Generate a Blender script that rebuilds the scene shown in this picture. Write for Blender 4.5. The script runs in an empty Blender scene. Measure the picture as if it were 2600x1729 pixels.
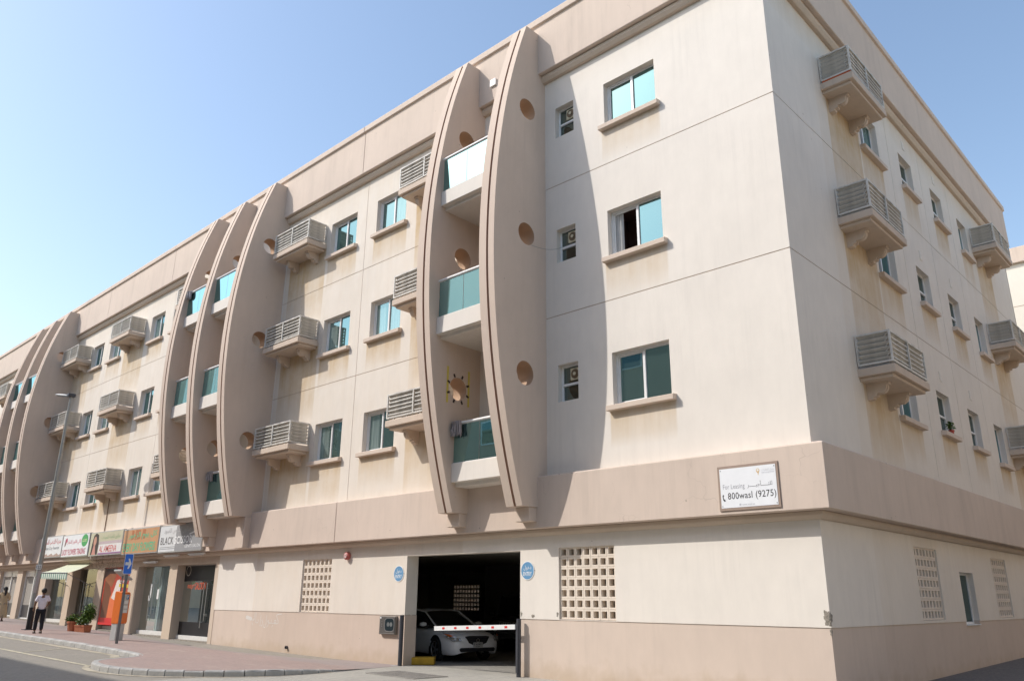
import bpy, bmesh, math, random
from mathutils import Vector, Matrix
from mathutils.geometry import tessellate_polygon
random.seed(7)
SC = bpy.context.scene
COL = SC.collection
# ------------------------------------------------------------------ camera
cam = bpy.data.cameras.new('camera'); camo = bpy.data.objects.new('camera', cam); COL.objects.link(camo)
yaw, pitch, roll = math.radians(-43.377), math.radians(17.962), math.radians(0.45)
fw = Vector((math.sin(yaw)*math.cos(pitch), math.cos(yaw)*math.cos(pitch), math.sin(pitch)))
rt = Vector((math.cos(yaw), -math.sin(yaw), 0)); up = rt.cross(fw)
r2 = rt*math.cos(roll)+up*math.sin(roll); u2 = up*math.cos(roll)-rt*math.sin(roll)
M = Matrix((r2, u2, -fw)).transposed().to_4x4(); M.translation = (6.267, -15.082, 1.75)
camo.matrix_world = M
cam.sensor_width = 36; cam.lens = 2023.63/2600*36; cam.clip_start = 0.1; cam.clip_end = 3000
SC.camera = camo
# ------------------------------------------------------------------ sky, sun, exposure
SUN = Vector((0.97, 1.0, -1.3)).normalized()
world = bpy.data.worlds.new('World'); SC.world = world; world.use_nodes = True
wn = world.node_tree
sky = wn.nodes.new('ShaderNodeTexSky'); sky.sky_type = 'NISHITA'; sky.sun_disc = False
sky.sun_elevation = math.asin(-SUN.z); sky.sun_rotation = math.atan2(-SUN.x, -SUN.y) % (2*math.pi)
sky.air_density = 1.25; sky.dust_density = 1.5; sky.ozone_density = 0.6
wn.links.new(sky.outputs[0], wn.nodes['Background'].inputs[0]); wn.nodes['Background'].inputs[1].default_value = 0.15
sl = bpy.data.lights.new('sun', 'SUN'); sl.energy = 2.45; sl.angle = math.radians(0.55); sl.color = (1.0, 0.955, 0.89)
so = bpy.data.objects.new('sun', sl); COL.objects.link(so); so.rotation_euler = SUN.to_track_quat('-Z', 'Y').to_euler(); so.location = (0, -40, 60)
SC.view_settings.view_transform = 'Standard'; SC.view_settings.look = 'None'; SC.view_settings.gamma = 1.0
SC.view_settings.exposure = 0.61; SC.view_settings.use_curve_mapping = False
SC.render.engine = 'CYCLES'; SC.cycles.use_denoising = True; SC.cycles.max_bounces = 8; SC.cycles.transparent_max_bounces = 12
SC.cycles.sample_clamp_indirect = 6.0; SC.cycles.caustics_reflective = False; SC.cycles.caustics_refractive = False
# ------------------------------------------------------------------ helpers
def tag(o, label=None, cat=None, group=None, kind=None):
    if label: o['label'] = label
    if cat: o['category'] = cat
    if group: o['group'] = group
    if kind: o['kind'] = kind
    return o
def empty(name, loc=(0, 0, 0), rz=0, parent=None):
    o = bpy.data.objects.new(name, None); COL.objects.link(o); o.location = loc; o.rotation_euler = (0, 0, rz)
    o.empty_display_size = .2
    if parent: o.parent = parent
    return o
def inst(name, me, loc=(0, 0, 0), rz=0, parent=None, scale=None):
    o = bpy.data.objects.new(name, me); COL.objects.link(o); o.location = loc; o.rotation_euler = (0, 0, rz)
    if scale: o.scale = scale
    if parent: o.parent = parent
    return o
class MB:
    def __init__(s): s.v = []; s.f = []; s.mi = []; s.cm = 0
    def mat(s, i): s.cm = i; return s
    def add(s, vs, fs):
        b = len(s.v); s.v += [tuple(p) for p in vs]
        for f in fs: s.f.append([b+i for i in f]); s.mi.append(s.cm)
        return s
    def box(s, x0, x1, y0, y1, z0, z1, rot=None, at=None):
        if x0 > x1: x0, x1 = x1, x0
        if y0 > y1: y0, y1 = y1, y0
        if z0 > z1: z0, z1 = z1, z0
        vs = [Vector(p) for p in ((x0,y0,z0),(x1,y0,z0),(x1,y1,z0),(x0,y1,z0),(x0,y0,z1),(x1,y0,z1),(x1,y1,z1),(x0,y1,z1))]
        if rot is not None: vs = [rot @ p for p in vs]
        if at is not None: vs = [p + Vector(at) for p in vs]
        return s.add(vs, [(0,3,2,1),(4,5,6,7),(0,1,5,4),(1,2,6,5),(2,3,7,6),(3,0,4,7)])
    def prism(s, pts, lo, hi, axis='x', holes=()):
        # pts: closed 2D outline (counter-clockwise), extruded along axis from lo to hi
        loops = [list(pts)]+[list(h) for h in holes]
        def P(a, b, t): return {'x': (t, a, b), 'y': (a, t, b), 'z': (a, b, t)}[axis]
        flat = [p for l in loops for p in l]
        n = len(flat); b = len(s.v)
        s.v += [P(p[0], p[1], lo) for p in flat]+[P(p[0], p[1], hi) for p in flat]
        tris = tessellate_polygon([[Vector((p[0], p[1], 0)) for p in l] for l in loops])
        for t in tris:
            s.f.append([b+t[0], b+t[1], b+t[2]]); s.mi.append(s.cm)
            s.f.append([b+n+t[2], b+n+t[1], b+n+t[0]]); s.mi.append(s.cm)
        o = 0
        for l in loops:
            m = len(l)
            for i in range(m):
                j = (i+1) % m
                s.f.append([b+o+i, b+o+j, b+n+o+j, b+n+o+i]); s.mi.append(s.cm)
            o += m
        return s
    def tube(s, path, r, n=8, cap=True):
        path = [Vector(p) for p in path]; rs = r if isinstance(r, (list, tuple)) else [r]*len(path)
        b = len(s.v); N = Vector((0, 0, 1))
        for i, p in enumerate(path):
            t = (path[min(i+1, len(path)-1)]-path[max(i-1, 0)]).normalized()
            a = t.cross(N if abs(t.z) < .9 else Vector((1, 0, 0))).normalized(); c = t.cross(a)
            for k in range(n):
                q = 2*math.pi*k/n; s.v.append(tuple(p+a*math.cos(q)*rs[i]+c*math.sin(q)*rs[i]))
        for i in range(len(path)-1):
            for k in range(n):
                s.f.append([b+i*n+k, b+i*n+(k+1) % n, b+(i+1)*n+(k+1) % n, b+(i+1)*n+k]); s.mi.append(s.cm)
        if cap:
            s.f.append([b+k for k in range(n)]); s.mi.append(s.cm)
            e = b+(len(path)-1)*n; s.f.append([e+k for k in reversed(range(n))]); s.mi.append(s.cm)
        return s
    def lathe(s, prof, n=24, c=(0, 0, 0), axis='z'):
        b = len(s.v)
        for r, h in prof:
            for k in range(n):
                q = 2*math.pi*k/n; x, y = r*math.cos(q), r*math.sin(q)
                p = (x, y, h) if axis == 'z' else ((x, h, y) if axis == 'y' else (h, x, y))
                s.v.append((p[0]+c[0], p[1]+c[1], p[2]+c[2]))
        for i in range(len(prof)-1):
            for k in range(n):
                s.f.append([b+i*n+k, b+i*n+(k+1) % n, b+(i+1)*n+(k+1) % n, b+(i+1)*n+k]); s.mi.append(s.cm)
        return s
    def mesh(s, mats, smooth=False, bevel=0, seg=1, fix=True, weld=False):
        me = bpy.data.meshes.new('m')
        me.from_pydata(s.v, [], s.f)
        mats = mats if isinstance(mats, (list, tuple)) else [mats]
        for m in mats: me.materials.append(m)
        me.polygons.foreach_set('material_index', s.mi)
        if fix or bevel or weld:
            bm = bmesh.new(); bm.from_mesh(me)
            if weld: bmesh.ops.remove_doubles(bm, verts=bm.verts, dist=1e-4)
            if fix: bmesh.ops.recalc_face_normals(bm, faces=bm.faces)
            if bevel:
                es = [e for e in bm.edges if len(e.link_faces) == 2 and e.calc_face_angle(0) > .6]
                bmesh.ops.bevel(bm, geom=es, offset=bevel, segments=seg, affect='EDGES', profile=.5, clamp_overlap=True)
            bm.to_mesh(me); bm.free()
        if smooth:
            me.polygons.foreach_set('use_smooth', [True]*len(me.polygons))
            if smooth != 'all':
                try: me.set_sharp_from_angle(angle=math.radians(40))
                except Exception: pass
        me.update()
        return me
    def build(s, name, mats, parent=None, loc=(0, 0, 0), rz=0, **k):
        return inst(name, s.mesh(mats, **k), loc, rz, parent)
# ------------------------------------------------------------------ materials
def newmat(name):
    m = bpy.data.materials.new(name); m.use_nodes = True; t = m.node_tree
    return m, t, t.nodes['Principled BSDF']
def L(t, a, b): t.links.new(a, b)
def nd(t, typ, **kw):
    n = t.nodes.new(typ)
    for k, v in kw.items():
        if hasattr(n, k) and k not in n.inputs: setattr(n, k, v)
        else: n.inputs[k].default_value = v
    return n
def mixc(t, fac, a, b, mode='MIX'):
    n = t.nodes.new('ShaderNodeMix'); n.data_type = 'RGBA'; n.blend_type = mode
    for sock, v in ((0, fac), (6, a), (7, b)):
        if hasattr(v, 'is_linked') or hasattr(v, 'links'): t.links.new(v, n.inputs[sock])
        else: n.inputs[sock].default_value = v if sock == 0 else (*v, 1) if len(v) == 3 else v
    return n.outputs[2]
def math_(t, op, a, b=0.0, clamp=False):
    n = t.nodes.new('ShaderNodeMath'); n.operation = op; n.use_clamp = clamp
    for i, v in enumerate((a, b)):
        if hasattr(v, 'links'): t.links.new(v, n.inputs[i])
        else: n.inputs[i].default_value = v
    return n.outputs[0]
def ramp(t, fac, a, b, lo=0.0, hi=1.0):
    n = t.nodes.new('ShaderNodeMapRange'); n.clamp = True
    t.links.new(fac, n.inputs[0]); n.inputs[1].default_value = a; n.inputs[2].default_value = b
    n.inputs[3].default_value = lo; n.inputs[4].default_value = hi
    return n.outputs[0]
def noise(t, vec, scale, detail=3, rough=.55, stretch=None):
    if stretch:
        mp = nd(t, 'ShaderNodeMapping'); mp.inputs['Scale'].default_value = stretch; t.links.new(vec, mp.inputs[0]); vec = mp.outputs[0]
    n = nd(t, 'ShaderNodeTexNoise'); n.inputs['Scale'].default_value = scale; n.inputs['Detail'].default_value = detail; n.inputs['Roughness'].default_value = rough
    t.links.new(vec, n.inputs['Vector'])
    return n.outputs[0]
def simple(name, col, rough=.6, metal=0, spec=.5, var=.06, scale=8, bump=0, emit=None):
    m, t, b = newmat(name)
    b.inputs['Roughness'].default_value = rough; b.inputs['Metallic'].default_value = metal; b.inputs['Specular IOR Level'].default_value = spec
    tc = nd(t, 'ShaderNodeTexCoord').outputs['Object']
    if var:
        f = ramp(t, noise(t, tc, scale), .3, .7, 1-var, 1+var)
        c = mixc(t, 1.0, col, (1, 1, 1), 'MULTIPLY')
        n = t.nodes.new('ShaderNodeVectorMath'); n.operation = 'SCALE'; n.inputs[0].default_value = col; L(t, f, n.inputs['Scale'])
        L(t, n.outputs[0], b.inputs['Base Color'])
    else: b.inputs['Base Color'].default_value = (*col, 1)
    if bump:
        bp = nd(t, 'ShaderNodeBump'); bp.inputs['Strength'].default_value = bump; bp.inputs['Distance'].default_value = .01
        L(t, noise(t, tc, scale*6), bp.inputs['Height']); L(t, bp.outputs[0], b.inputs['Normal'])
    return m
def stucco(name, col, staincol=(.555, .415, .255), crack=False, stainamt=1.0, dirt=0.0, ground=False):
    m, t, b = newmat(name)
    g = nd(t, 'ShaderNodeNewGeometry').outputs['Position']
    b.inputs['Roughness'].default_value = .88; b.inputs['Specular IOR Level'].default_value = .25
    big = ramp(t, noise(t, g, .45, 4, .6), .3, .7, .955, 1.035)
    med = ramp(t, noise(t, g, 3.5, 4, .65, (1, 1, .45)), .3, .75, .97, 1.025)
    n = t.nodes.new('ShaderNodeVectorMath'); n.operation = 'SCALE'; n.inputs[0].default_value = col; L(t, math_(t, 'MULTIPLY', big, med), n.inputs['Scale'])
    c = n.outputs[0]
    # stains that ran down from sills and ledges (stored per vertex, broken up into streaks)
    at = nd(t, 'ShaderNodeAttribute'); at.attribute_name = 'stain'
    streak = ramp(t, noise(t, g, 3.2, 5, .7, (1, 1, .08)), .30, .62, .6, 1.0)
    cloud = ramp(t, noise(t, g, 1.4, 4, .6), .3, .6, .65, 1.0)
    f = math_(t, 'MULTIPLY', math_(t, 'MULTIPLY', at.outputs['Fac'], streak), math_(t, 'MULTIPLY', cloud, stainamt), True)
    c = mixc(t, f, c, staincol)
    # rain streaks and patch repairs of slightly different paint
    rs_ = math_(t, 'MULTIPLY', ramp(t, noise(t, g, 5.0, 4, .7, (1, 1, .045)), .5, .8, 0, .34), ramp(t, noise(t, g, .5, 2), .4, .62, 0, 1))
    c = mixc(t, rs_, c, tuple(x*.72 for x in col))
    # faint grey smudges and pin holes
    sm = ramp(t, noise(t, g, 1.1, 6, .75), .62, .8, 0, .22+dirt)
    c = mixc(t, sm, c, tuple(x*.8 for x in col))
    pin = ramp(t, noise(t, g, 9, 1, .4), .81, .83, 0, .55)
    c = mixc(t, pin, c, (.23, .19, .15))
    if dirt:
        ds = ramp(t, noise(t, g, 2.0, 5, .7, (1, 1, .07)), .52, .75, 0, dirt)
        c = mixc(t, ds, c, (.20, .165, .14))
    if crack:
        nz = nd(t, 'ShaderNodeTexNoise'); nz.inputs['Scale'].default_value = 2.2; L(t, g, nz.inputs['Vector'])
        va = t.nodes.new('ShaderNodeVectorMath'); va.operation = 'MULTIPLY_ADD'; L(t, nz.outputs['Color'], va.inputs[0]); va.inputs[1].default_value = (.5, .5, .5); L(t, g, va.inputs[2])
        vo = nd(t, 'ShaderNodeTexVoronoi'); vo.feature = 'DISTANCE_TO_EDGE'; vo.inputs['Scale'].default_value = .75; L(t, va.outputs[0], vo.inputs['Vector'])
        ck = math_(t, 'MULTIPLY', ramp(t, vo.outputs['Distance'], .0, .005, .3, 0), ramp(t, noise(t, g, .8), .5, .62, 0, 1))
        c = mixc(t, ck, c, (.22, .16, .13))
    if ground:
        sp = nd(t, 'ShaderNodeSeparateXYZ'); L(t, g, sp.inputs[0])
        gz = math_(t, 'ADD', sp.outputs[2], ramp(t, noise(t, g, 2.5, 4), .3, .7, -.18, .18))
        c = mixc(t, ramp(t, gz, .02, .42, .55, 0), c, (.47, .36, .25))
    L(t, c, b.inputs['Base Color'])
    bp = nd(t, 'ShaderNodeBump'); bp.inputs['Strength'].default_value = .35; bp.inputs['Distance'].default_value = .012
    h = math_(t, 'ADD', math_(t, 'MULTIPLY', noise(t, g, 75, 3, .6), .10), noise(t, g, 1.3, 3, .5))
    L(t, h, bp.inputs['Height']); L(t, bp.outputs[0], b.inputs['Normal'])
    return m
def glass(name, tint, refl=.5, diff=.15, rough=.02, dcol=None, trans=None, opaque=None, curtain=None):
    # reflective tinted glass: mirror-like film + tinted see-through + dust
    m, t, b = newmat(name); t.nodes.remove(b); out = t.nodes['Material Output']
    gl = nd(t, 'ShaderNodeBsdfGlossy'); gl.inputs['Color'].default_value = (*tint, 1); gl.inputs['Roughness'].default_value = rough
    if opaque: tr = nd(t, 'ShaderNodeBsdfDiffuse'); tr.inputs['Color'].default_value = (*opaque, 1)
    else: tr = nd(t, 'ShaderNodeBsdfTransparent'); tr.inputs['Color'].default_value = (*(trans or tint), 1)
    df = nd(t, 'ShaderNodeBsdfDiffuse'); df.inputs['Color'].default_value = (*(dcol or tint), 1)
    if curtain:
        oc = nd(t, 'ShaderNodeTexCoord').outputs['Object']; fold = ramp(t, noise(t, oc, 14, 2, .5, (1, 1, .03)), .35, .65)
        part = ramp(t, noise(t, oc, 1.1, 1, .3, (1, 1, .05)), .44, .5)
        cc = mixc(t, part, (.03, .045, .04), mixc(t, fold, tuple(x*.55 for x in curtain), curtain)); L(t, cc, df.inputs['Color']); L(t, cc, tr.inputs['Color'])
    fr = nd(t, 'ShaderNodeFresnel'); fr.inputs['IOR'].default_value = 1.5
    f = math_(t, 'ADD', math_(t, 'MULTIPLY', fr.outputs[0], 1-refl), refl, True)
    m1 = nd(t, 'ShaderNodeMixShader'); m1.inputs[0].default_value = diff; L(t, tr.outputs[0], m1.inputs[1]); L(t, df.outputs[0], m1.inputs[2])
    m2 = nd(t, 'ShaderNodeMixShader'); L(t, f, m2.inputs[0]); L(t, m1.outputs[0], m2.inputs[1]); L(t, gl.outputs[0], m2.inputs[2])
    L(t, m2.outputs[0], out.inputs['Surface'])
    g = nd(t, 'ShaderNodeTexCoord').outputs['Object']
    bp = nd(t, 'ShaderNodeBump'); bp.inputs['Strength'].default_value = .04; bp.inputs['Distance'].default_value = .02
    L(t, noise(t, g, 1.6, 1), bp.inputs['Height']); L(t, bp.outputs[0], gl.inputs['Normal'])
    return m
M_shopg2 = None
def pavers(name, c1, c2, mortar, w, h, rough=.85, rot=0, bump=.5, patch=.12, joint=.006, grey=None):
    m, t, b = newmat(name); b.inputs['Roughness'].default_value = rough; b.inputs['Specular IOR Level'].default_value = .25
    g = nd(t, 'ShaderNodeNewGeometry').outputs['Position']
    mp = nd(t, 'ShaderNodeMapping'); mp.inputs['Rotation'].default_value = (0, 0, rot); L(t, g, mp.inputs[0])
    br = nd(t, 'ShaderNodeTexBrick'); br.inputs['Scale'].default_value = 1; br.inputs['Brick Width'].default_value = w; br.inputs['Row Height'].default_value = h
    br.inputs['Mortar Size'].default_value = joint; br.inputs['Mortar Smooth'].default_value = .3
    br.inputs['Color1'].default_value = (*c1, 1); br.inputs['Color2'].default_value = (*c2, 1); br.inputs['Mortar'].default_value = (*mortar, 1)
    L(t, mp.outputs[0], br.inputs['Vector'])
    c = mixc(t, ramp(t, noise(t, g, .7, 5, .7), .35, .7, 0, patch*2.4), br.outputs['Color'], mortar)
    c = mixc(t, ramp(t, noise(t, g, .25, 3, .6), .35, .65, 0, .3), c, tuple(x*.72 for x in c1))
    c = mixc(t, ramp(t, noise(t, g, 14, 3), .4, .8, 0, .25), c, (.5, .44, .36))
    if grey:
        sp = nd(t, 'ShaderNodeSeparateXYZ'); L(t, g, sp.inputs[0])
        yy = math_(t, 'ADD', sp.outputs[1], ramp(t, noise(t, g, .6, 3), .3, .7, -.5, .5))
        c = mixc(t, ramp(t, yy, -2.1, -1.5, 0, .75), c, grey)
        c = mixc(t, ramp(t, noise(t, g, 1.7, 6, .8), .52, .72, 0, .45), c, (.25, .21, .19))
        c = mixc(t, ramp(t, noise(t, g, .9, 5, .8, (.5, 2, 1)), .56, .72, 0, .5), c, (.52, .44, .36))
    L(t, c, b.inputs['Base Color'])
    bp = nd(t, 'ShaderNodeBump'); bp.inputs['Strength'].default_value = bump; bp.inputs['Distance'].default_value = .006
    L(t, math_(t, 'SUBTRACT', math_(t, 'MULTIPLY', noise(t, g, 40), .4), br.outputs['Fac']), bp.inputs['Height']); L(t, bp.outputs[0], b.inputs['Normal'])
    return m
CREAM = (.765, .708, .64); PINK = (.63, .52, .44); TAN = (.60, .495, .40)
M_wall = stucco('cream_render', CREAM)
M_pink = stucco('pink_render', PINK, (.42, .30, .22), crack=True, dirt=.16)
M_plinth = stucco('pink_plinth_render', PINK, (.42, .30, .22), ground=True)
M_fin = stucco('fin_render', (.62, .505, .42), (.46, .34, .25), dirt=.05)
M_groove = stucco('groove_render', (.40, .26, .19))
M_tan = stucco('tan_render', TAN, dirt=.1)
M_ledge = stucco('ledge_render', (.61, .50, .405), dirt=.16)
M_sill = stucco('sill_render', (.64, .53, .44))
M_joint = simple('joint_sealant', (.40, .27, .18), .8)
M_alu = simple('white_aluminium', (.78, .78, .77), .35, 0, .5, .03)
M_louv = simple('grey_white_louvre', (.60, .575, .53), .6, 0, .3, .22, 4)
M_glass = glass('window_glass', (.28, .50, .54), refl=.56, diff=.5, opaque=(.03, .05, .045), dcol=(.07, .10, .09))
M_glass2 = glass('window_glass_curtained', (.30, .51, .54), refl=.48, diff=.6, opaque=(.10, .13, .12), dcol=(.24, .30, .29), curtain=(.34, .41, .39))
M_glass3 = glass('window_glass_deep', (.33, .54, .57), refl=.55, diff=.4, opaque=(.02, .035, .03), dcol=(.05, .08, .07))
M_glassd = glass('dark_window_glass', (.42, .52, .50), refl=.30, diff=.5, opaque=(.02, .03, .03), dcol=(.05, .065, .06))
M_balg = glass('balcony_glass', (.30, .54, .56), refl=.14, diff=.46, dcol=(.23, .45, .44), trans=(.50, .64, .60))
M_shopg = glass('shop_glass', (.75, .82, .8), refl=.11, diff=.07, dcol=(.5, .55, .52), trans=(.88, .94, .92))
M_shopg2 = glass('clear_shop_glass', (.75, .82, .8), refl=.08, diff=.03, dcol=(.5, .55, .52), trans=(.93, .96, .95))
M_dark = simple('dark_interior', (.03, .027, .025), .9)
M_garage = simple('garage_paint', (.55, .51, .45), .9)
M_white = simple('white_paint', (.78, .78, .77), .5, var=.03)
M_steel = simple('brushed_steel', (.55, .55, .54), .28, .9)
M_grey = simple('grey_metal', (.22, .225, .235), .5, .3)
M_darkgrey = simple('dark_grey_metal', (.055, .058, .07), .5, .2)
M_black = simple('black_paint', (.015, .015, .017), .45)
M_conc = simple('raw_concrete', (.28, .25, .21), .95, var=.3, scale=14, bump=1)
M_kerb = simple('kerb_concrete', (.41, .40, .38), .92, var=.25, scale=3, bump=.4)
# ------------------------------------------------------------------ ground
def zg(x): return .0125*min(max(0., -14-x), 60)
def zw(x): return .02*min(max(0., -20-x), 40)
def sm(a, b, x):
    t = min(max((x-a)/(b-a), 0), 1); return t*t*(3-2*t)
M_asph = pavers('road_paving', (.31, .285, .245), (.275, .255, .225), (.21, .19, .155), .2, .1, rot=.0, bump=.3)
M_drive = pavers('driveway_pavers', (.36, .345, .31), (.30, .29, .265), (.50, .47, .40), .22, .22, rot=.1, bump=.6, joint=.010)
M_pave = pavers('red_pavers', (.40, .285, .255), (.35, .26, .24), (.27, .22, .20), .2, .1, rot=.0, bump=.5, joint=.008, grey=(.30, .265, .255))
M_paveg = pavers('grey_pavers', (.16, .15, .15), (.135, .13, .13), (.10, .095, .09), .2, .1, bump=.4)
mb = MB(); xs = [600, 60, 8, 0, -7, -14, -20, -26, -34, -44, -60, -74, -200, -700]; ys = [-600, -60, -24, -12, -7, -3, .2, 18, 60, 700]
for i, x in enumerate(xs):
    for y in ys: mb.v.append((x, y, zg(x)-.004))
for i in range(len(xs)-1):
    for j in range(len(ys)-1):
        a = i*len(ys)+j; mb.f.append([a, a+1, a+len(ys)+1, a+len(ys)]); mb.mi.append(0)
o = mb.build('road', M_asph, fix=True); tag(o, kind='structure')
# kerb line: outer edge of the pavement, seen from above (x, y)
KP = [(-74, -4.35), (-40, -4.35), (-30, -4.35), (-24, -4.3), (-19.6, -4.5), (-18.2, -4.65), (-17.5, -5.0), (-17.25, -5.6), (-17.0, -6.15), (-16.4, -6.55), (-15.4, -6.72), (-14.4, -6.62), (-13.5, -6.3),
      (-12.7, -5.75), (-12.0, -5.0), (-11.6, -4.2), (-11.5, -3.2), (-11.62, -2.2), (-11.8, -1.2), (-12.02, -.12)]
KP = [Vector((a, b, 0)) for a, b in KP]
# resample smoothly (Catmull-Rom)
path = []
for i in range(3, len(KP)-1):
    p0, p1, p2, p3 = KP[i-1], KP[i], KP[i+1], KP[min(i+2, len(KP)-1)]
    for k in range(10):
        t = k/10; path.append(.5*((2*p1)+(p2-p0)*t+(2*p0-5*p1+4*p2-p3)*t*t+(3*p1-p0-3*p2+p3)*t**3))
path = [KP[0]+(KP[3]-KP[0])*(k/100) for k in range(100)]+path+[KP[-1]]
def pave_z(x, y):
    zk = zg(x)+.13
    if x > -13: zk = zg(x)+.13*sm(-.3, -3.6, y) if x > -12.6 else zk
    t = sm(-.1, -2.6, y)
    z0 = zw(x)-.0
    rr = sm(-14.5, -12.2, x)*sm(-4.5, -.5, y)
    return (z0*(1-t)+zk*t)*(1-rr)+rr*.0
# pavement sheet by columns between the kerb and the wall
def col_range(x):
    lo = 0
    for a, b in zip(path, path[1:]):
        if (a.x-x)*(b.x-x) <= 0 and abs(a.x-b.x) > 1e-6:
            y = a.y+(b.y-a.y)*(x-a.x)/(b.x-a.x); lo = min(lo, y)
    hi = .02
    if x > -12.0:
        for a, b in zip(path, path[1:]):
            if b.y > -3.2 and (a.x-x)*(b.x-x) <= 0 and abs(a.x-b.x) > 1e-6: hi = a.y+(b.y-a.y)*(x-a.x)/(b.x-a.x)
    return lo, hi
mb = MB(); xsn = [-74+i*2 for i in range(17)]+[-40+i for i in range(18)]+[-22+.2*i for i in range(53)]; NY = 14
for x in xsn:
    lo, hi = col_range(x)
    for j in range(NY+1):
        y = hi+(lo+.04-hi)*j/NY; mb.v.append((x, y, pave_z(x, y)+.003))
for i in range(len(xsn)-1):
    for j in range(NY):
        a = i*(NY+1)+j; mb.f.append([a, a+NY+1, a+NY+2, a+1]); mb.mi.append(0)
o = mb.build('pavement', M_pave, fix=True, smooth='all'); tag(o, kind='structure')
kerb = empty('kerb'); tag(kerb, kind='structure')
acc = [0]
for a, b in zip(path, path[1:]): acc.append(acc[-1]+(b-a).length)
def at(s):
    for i in range(len(acc)-1):
        if acc[i+1] >= s: 
            t = (s-acc[i])/max(acc[i+1]-acc[i], 1e-6); return path[i].lerp(path[i+1], t)
    return path[-1].copy()
s = 0; end = acc[-1]; L0 = next(acc[i] for i, p in enumerate(path) if p.x > -18.4); kcache = {}
while s < end-.15:
    ln = 1.0 if s < L0 else .46
    a, b = at(s), at(min(s+ln, end)); d = b-a; w = d.length
    if w < .1: break
    key = round(w, 1)
    if key not in kcache:
        q = MB().prism([(0, -.18), (.16, -.18), (.16, 0), (.03, 0), (0, -.03)], 0.012, key-.012, 'x')
        kcache[key] = q.mesh(M_kerb, bevel=.008)
    za, zb = pave_z(a.x, a.y+.05), pave_z(b.x, b.y+.05)
    o = inst('kerb_stone', kcache[key], (a.x, a.y, za+random.uniform(.002, .010)), math.atan2(d.y, d.x), kerb)
    o.rotation_euler.y = -math.atan2(zb-za, w); o.scale = (w/key, 1, 1)
    s += ln
# driveway in front of the garage and its floor
mb = MB().add([(-12.4, -7.6, .0), (-1, -7.6, .0), (-1, .45, .0), (-12.4, .45, .0)], [(0, 1, 2, 3)])
tag(mb.build('driveway', M_drive), kind='structure')
M_gfloor = pavers('garage_floor_pavers', (.34, .325, .295), (.30, .29, .265), (.09, .085, .08), .2, .2)
tag(MB().add([(-21, .45, .0), (-.3, .45, .0), (-.3, 17.2, .0), (-21, 17.2, .0)], [(0, 1, 2, 3)]).build('garage_floor', M_gfloor), kind='structure')
# side pavement, rising gently along the right facade
mb = MB()
for y in (-.6, 2, 5, 9, 14, 20, 30, 60):
    for x in (-.3, 3.2): mb.v.append((x, y, .06+.0125*max(y, 0)))
for i in range(7): mb.f.append([2*i, 2*i+1, 2*i+3, 2*i+2]); mb.mi.append(0)
tag(mb.build('side_pavement', M_paveg), kind='structure')
# pale sand line along the parking bay and bay divisions
M_line = simple('worn_line_paint', (.50, .45, .33), .9, var=.3, scale=6)
M_dust = simple('sand_dust', (.42, .37, .28), .95, var=.3, scale=3)
def strip(name, pts, w, mat, dz=.003):
    mb = MB(); 
    for i, p in enumerate(pts):
        p = Vector((p[0], p[1], 0)); q = Vector((*pts[min(i+1, len(pts)-1)], 0))-Vector((*pts[max(i-1, 0)], 0)); n = Vector((-q.y, q.x, 0)).normalized()*w/2
        if callable(w): pass
        wob = 1+random.uniform(-.25, .25)
        for s_ in (1, -1): r = p+n*s_*wob; mb.v.append((r.x, r.y, zg(r.x)+dz))
    for i in range(len(pts)-1): mb.f.append([2*i, 2*i+1, 2*i+3, 2*i+2]); mb.mi.append(0)
    return tag(mb.build(name, mat), kind='structure')
strip('bay_line', [(-16.9-.8*i, -6.42-.002*i) for i in range(60)], .13, M_line)
strip('bay_division', [(-23.6, -4.7), (-23.0, -5.4), (-22.4, -6.3)], .09, M_line)
strip('bay_division', [(-30.6, -4.7), (-30.0, -5.4), (-29.4, -6.3)], .09, M_line)
strip('sand_edge', [(-17.0-.7*i, -4.62 if i > 3 else -4.9) for i in range(40)], .22, M_dust, .0025)
strip('sand_edge', [(p.x+.0, p.y-.12) for p in path[150:240:3]], .16, M_dust, .0045)
# perforated drain cover
mb = MB().box(-1, 1, -.5, .5, 0, .012)
g = mb.build('drain_cover', simple('worn_iron', (.31, .29, .26), .8, .2, var=.2, scale=5), bevel=.004); g.location = (-9.75, -1.75, .003); g.rotation_euler.z = math.radians(-4)
tag(g, 'perforated grey drain cover let into the driveway paving', 'drain cover')
q = MB()
for i in range(39):
    for j in range(19):
        x, y = -.95+i*.05, -.45+j*.05; q.add([(x-.012, y-.012, .0135), (x+.012, y-.012, .0135), (x+.012, y+.012, .0135), (x-.012, y+.012, .0135)], [(0, 1, 2, 3)])
o = q.build('drain_hole', simple('hole_shadow', (.07, .065, .06), .9), g); tag(o, kind='stuff')
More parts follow.
